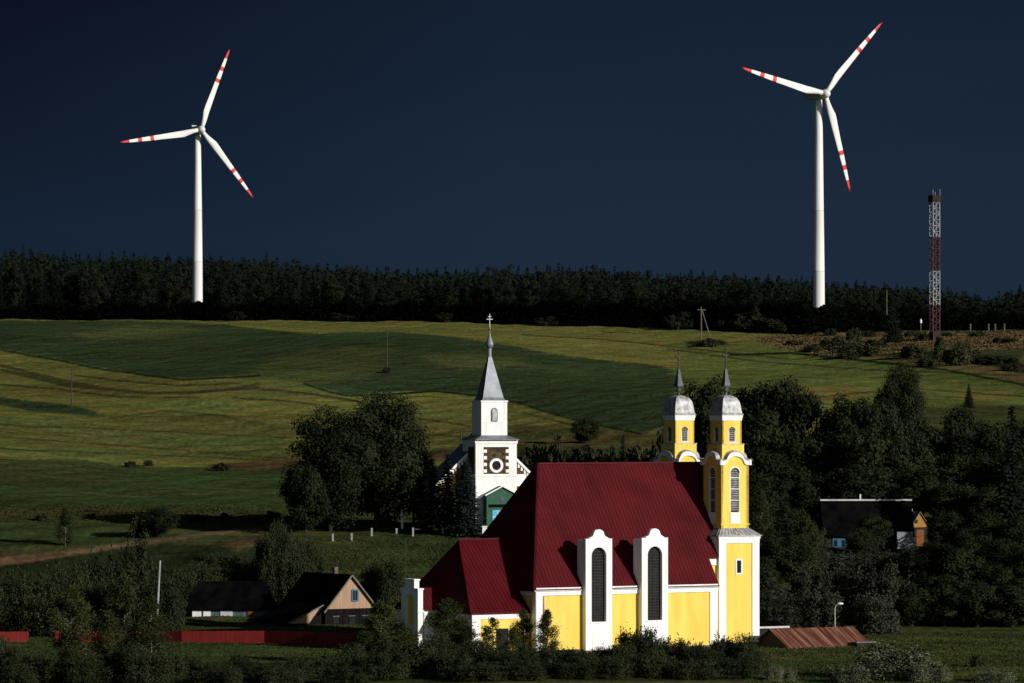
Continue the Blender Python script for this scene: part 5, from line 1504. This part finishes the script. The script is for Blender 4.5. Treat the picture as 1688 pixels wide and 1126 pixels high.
# foreground row
LF = 'leafy dark bush in the row below the yellow church wall'
plant('fgbirch', 118, 520, 968, 92, 'birch_tree', 'pointed green tree in front of the red fence on the left', 'tree')
plant('fgbirch', 205, 524, 950, 90, 'birch_tree', 'loose tall tree just left of the grey concrete pole', 'tree')
plant('fgbirch', 250, 520, 985, 80, 'birch_tree', 'bushy tree covering the foot of the grey concrete pole', 'tree')
plant('fgbirch', 180, 512, 1010, 80, 'birch_tree', 'lower tree between the pointed tree and the concrete pole', 'tree')
plant('fgbirch', 628, 532, 992, 96, 'birch_tree', 'birch left of the stepped white gable', 'tree')
plant('fgbirch', 668, 524, 1032, 80, 'birch_tree', 'birch standing in front of the stepped white gable', 'tree')
plant('fgbirch', 738, 530, 988, 100, 'birch_tree', 'tall birch in front of the dark chancel roof', 'tree')
plant('fgbirch', 600, 526, 1040, 80, 'birch_tree', 'small birch at the right end of the shaded red fence', 'tree')
plant('fgbirch', 765, 522, 1030, 80, 'birch_tree', 'lower birch at the corner of the chancel', 'tree')
plant('sapling', 812, 536, 1018, 56, 'birch_sapling', 'sparse sapling in front of the chancel window', 'sapling')
plant('sapling', 800, 534, 1035, 40, 'birch_sapling', 'thin sapling at the white corner of the chancel', 'sapling')
plant('birch', 862, 536, 1006, 54, 'birch_tree', 'young tree where the chancel meets the nave', 'tree')
plant('birch', 902, 534, 1006, 50, 'birch_tree', 'young tree in front of the yellow wall left of the windows', 'tree')
plant('birch', 845, 530, 1035, 44, 'birch_tree', 'low young tree right of the chancel window', 'tree')
for (px, Y, tp, w) in [(700, 512, 1050, 90), (745, 508, 1070, 90), (795, 516, 1058, 70), (835, 512, 1066, 80), (880, 514, 1062, 80), (925, 516, 1062, 80), (965, 512, 1074, 80), (1000, 518, 1062, 70), (1045, 522, 1032, 64), (1025, 516, 1052, 60), (1070, 518, 1040, 66), (1105, 520, 1046, 66), (1140, 516, 1056, 70), (1190, 522, 1044, 62), (1225, 520, 1048, 60), (1165, 514, 1062, 66), (1245, 512, 1072, 60), (1080, 506, 1072, 90), (1010, 504, 1082, 90), (1150, 504, 1082, 90), (1215, 504, 1080, 80), (940, 504, 1086, 90), (870, 502, 1088, 90), (800, 502, 1088, 90)]:
    plant('bush', px, Y, tp, w * 1.15, 'bush', LF, 'bush', 'bushes below the yellow church')
for (px, Y, tp, w) in [(300, 512, 1076, 80), (345, 508, 1084, 80), (395, 510, 1080, 80), (440, 508, 1086, 80), (490, 510, 1080, 80), (535, 512, 1074, 80), (580, 512, 1066, 80), (635, 508, 1064, 80), (370, 502, 1096, 90), (470, 502, 1094, 90), (560, 502, 1090, 90)]:
    plant('bush', px, Y, tp, w * 1.15, 'bush', 'low bush at the bottom edge below the red fence', 'bush', 'low bushes below the red fence')
for (px, Y, tp, w) in [(-10, 518, 1040, 70), (30, 512, 1062, 70), (70, 508, 1070, 80), (20, 504, 1085, 90), (140, 506, 1075, 90), (215, 506, 1060, 90), (265, 506, 1065, 80)]:
    plant('bush', px, Y, tp, w * 1.15, 'bush', 'dark bush in the lower left corner in front of the red fence', 'bush', 'bushes in the lower left corner')
plant('willow', 1470, 510, 1060, 165, 'willow_bush', 'large silvery willow bush in front of the rusty shed', 'bush')
plant('willow', 1530, 504, 1090, 90, 'willow_bush', 'silvery willow bush right of the largest willow bush', 'bush')
plant('willow', 1400, 503, 1092, 80, 'willow_bush', 'low silvery willow bush left of the largest willow bush', 'bush')
plant('willow', 1640, 504, 1100, 90, 'willow_bush', 'low silvery bush near the lower right corner', 'bush')
plant('scrub', 1608, 530, 1080, 24, 'bush', 'tiny dark bush alone in the meadow on the right', 'bush')
plant('willow', 1285, 503, 1098, 70, 'willow_bush', 'low silvery bush at the right foot of the yellow church', 'bush')

# far forest: single trees in rows, then the wood behind as one mass
def far_conifer(seed):
    rs = np.random.RandomState(seed); p = proto_spruce(seed, 22, 7.6, 30, 14, 'far_needle', .62, 0.68); return p['crown']
def far_broad(seed):
    p = proto_round(seed, 20, 12, 5200, .38, .03, 40, 'far_leaf', cr=.16); return p['crown']
FC = [far_conifer(200 + i) for i in range(4)]
FB = [far_broad(220 + i) for i in range(3)]
for m_ in FC: m_.name = 'conifer'
rsf = np.random.RandomState(77)
TOPX = [-200, 0, 60, 130, 220, 320, 420, 500, 560, 640, 720, 800, 880, 960, 1040, 1100, 1180, 1250, 1310, 1360, 1420, 1480, 1540, 1590, 1630, 1660, 1690, 1900]
TOPY = [412, 412, 410, 416, 413, 418, 420, 428, 434, 440, 440, 440, 438, 434, 440, 446, 444, 450, 452, 460, 462, 464, 468, 476, 486, 474, 470, 470]
nrow = [(2120, 26), (2200, 16), (2290, 6), (2380, 0)]
nc = 0
for (Y, drop) in nrow:
    px = -60.0 + rsf.uniform(0, 12)
    while px < 1750:
        y = Y + rsf.uniform(-35, 35); X = X_at(px, y); z = gz(X, y)
        tp = np.interp(px, TOPX, TOPY) + drop * rsf.uniform(.5, 1.3) + rsf.uniform(-4, 6)
        if rsf.uniform() < .10: tp -= rsf.uniform(2, 8)
        h = Z_at(tp, y) - z
        con = rsf.uniform() < (.86 if Y > 2180 else .5)
        me = FC[rsf.randint(4)] if con else FB[rsf.randint(3)]
        o = bpy.data.objects.new('conifer' if con else 'broadleaf_tree', me); COL.objects.link(o)
        o.location = (X, y, z - .3); o.rotation_euler = (0, 0, rsf.uniform(0, 6.28))
        wd = rsf.uniform(.8, 1.15)
        o.scale = (wd, wd, h / (22 if con else 20))
        if con: tag(o, 'pointed dark conifer in the far forest along the ridge', 'conifer', 'conifers of the far forest')
        else: tag(o, 'rounded dark tree in the far forest along the ridge', 'tree', 'rounded trees of the far forest')
        nc += 1
        px += rsf.uniform(14, 21)

def mass(name, n, fn, leaf, mat, label, cat):
    rs = np.random.RandomState(len(name) * 7)
    P, Nn = fn(rs, n); U, V = orient(rs, Nn, leaf)
    me = quads_mesh(name, P, U, V, [M[mat]])
    o = bpy.data.objects.new(name, me); COL.objects.link(o)
    tag(o, label, cat, None, 'stuff')
def far_mass(rs, n):
    px = rs.uniform(-400, 2100, n); Y = rs.uniform(2160, 2480, n); X = X_at(px, Y); z = gz_np(X, Y)
    H = Z_at(np.interp(px, TOPX, TOPY) + 16 + 8 * np.sin(px / 7.0) * np.sin(Y / 21.0), Y) - z
    u = rs.uniform(0, 1, n) ** .75
    return np.stack([X, Y, z + H * u], 1), unit(rs, n) + np.array([.1, -.6, .3])
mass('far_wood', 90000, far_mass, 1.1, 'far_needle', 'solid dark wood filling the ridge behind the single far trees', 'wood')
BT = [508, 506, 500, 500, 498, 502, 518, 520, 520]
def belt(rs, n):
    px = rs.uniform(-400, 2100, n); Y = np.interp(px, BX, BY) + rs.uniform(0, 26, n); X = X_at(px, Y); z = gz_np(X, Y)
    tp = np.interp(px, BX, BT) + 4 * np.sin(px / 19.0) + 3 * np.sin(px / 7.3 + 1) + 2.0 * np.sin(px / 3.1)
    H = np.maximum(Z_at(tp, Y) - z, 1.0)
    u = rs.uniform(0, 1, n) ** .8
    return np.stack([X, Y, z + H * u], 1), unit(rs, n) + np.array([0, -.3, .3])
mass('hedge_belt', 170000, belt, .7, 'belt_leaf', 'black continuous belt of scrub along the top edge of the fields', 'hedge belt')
for (px, py, tp, w) in [(1228, 552, 514, 46), (1246, 550, 508, 30), (1272, 550, 524, 50), (1118, 548, 516, 50), (1196, 548, 526, 40), (900, 545, 522, 40), (730, 540, 514, 34), (560, 540, 516, 40), (390, 536, 512, 30)]:
    plant('scrubtree', px, np.interp(px, BX, BY) - 6, tp, w, 'bush', 'greyish bush in front of the black scrub belt', 'bush', 'bushes before the scrub belt')
# grass and weeds standing in the near meadows and on the rough slopes
def tufts(name, n, x0, x1, y0, y1, hgt, mat, label, wide=.35, poly=None):
    rs = np.random.RandomState(len(label))
    px = rs.uniform(x0, x1, n); Y = rs.uniform(y0, y1, n); X = X_at(px, Y)
    keep = (np.sin(X / 3.3 + Y / 2.1) + np.sin(X / 7.1 - Y / 5.0 + 1) + rs.normal(0, .9, n)) > -.6
    if poly: keep &= inpoly(px + rs.normal(0, 8, n), HOR - F * (gz_np(X, Y) - CAMZ) / Y + rs.normal(0, 2.5, n), poly)
    X = X[keep]; Y = Y[keep]; n = len(X)
    h = hgt * rs.uniform(.45, 1.3, n); z = gz_np(X, Y)
    C = np.stack([X, Y, z + h * .42], 1)
    lean = rs.normal(0, .25, (n, 3)); lean[:, 2] = 1
    U = lean * h[:, None] * .5
    a = rs.uniform(0, 2 * PI, n); V = np.stack([np.cos(a), np.sin(a), np.zeros(n)], 1) * (hgt * wide * rs.uniform(.5, 1.2, n))[:, None]
    o = bpy.data.objects.new(name, quads_mesh(name, C, U, V, [M[mat]])); COL.objects.link(o)
    tag(o, label, 'grass', None, 'stuff')
M['grass'] = leaf_mat('meadow_grass_blades', (0.012, 0.018, 0.0055), (0.040, 0.048, 0.017), 0.12, 0.0, 1.0, 0.4)
M['dry_grass'] = leaf_mat('dry_grass_blades', (0.030, 0.024, 0.011), (0.115, 0.080, 0.038), 0.05, 0.0, 1.0, 0.4)
tufts('meadow_grass', 50000, 1225, 1760, 496, 590, .15, 'grass', 'rough green grass of the river meadow on the right', wide=.9)
tufts('meadow_grass', 40000, -80, 640, 540, 640, .14, 'grass', 'rough green grass around the red fence', wide=.9)
tufts('hill_grass', 30000, 420, 860, 640, 694, .17, 'grass', 'rough grass on the bank below the churchyard posts', wide=.9)
tufts('dry_grass', 60000, 1235, 1760, 1450, 1700, .45, 'dry_grass', 'tall dry tan grass on the rough slope around the mast', wide=1.1,
      poly=[(1250, 562), (1320, 543), (1400, 556), (1480, 552), (1760, 546), (1760, 632), (1640, 622), (1560, 606), (1400, 587), (1290, 575)])
tufts('hill_grass', 24000, -80, 520, 690, 800, .20, 'grass', 'tall grass in the rough strip above the dirt track', wide=1.0,
      poly=[(-60, 836), (120, 834), (300, 834), (490, 838), (490, 868), (300, 862), (120, 858), (-60, 858)])
for (px, py, tp, w) in [(70, 858, 846, 30), (150, 856, 845, 24), (325, 862, 850, 40), (372, 864, 846, 30), (415, 862, 852, 44), (452, 858, 842, 34)]:
    plant('scrub', px, by_ground(px, py), tp, w, 'bush', 'low bush in the rough strip above the dirt track', 'bush', 'bushes above the dirt track')
print('far trees', nc, 'objects', len(bpy.data.objects))
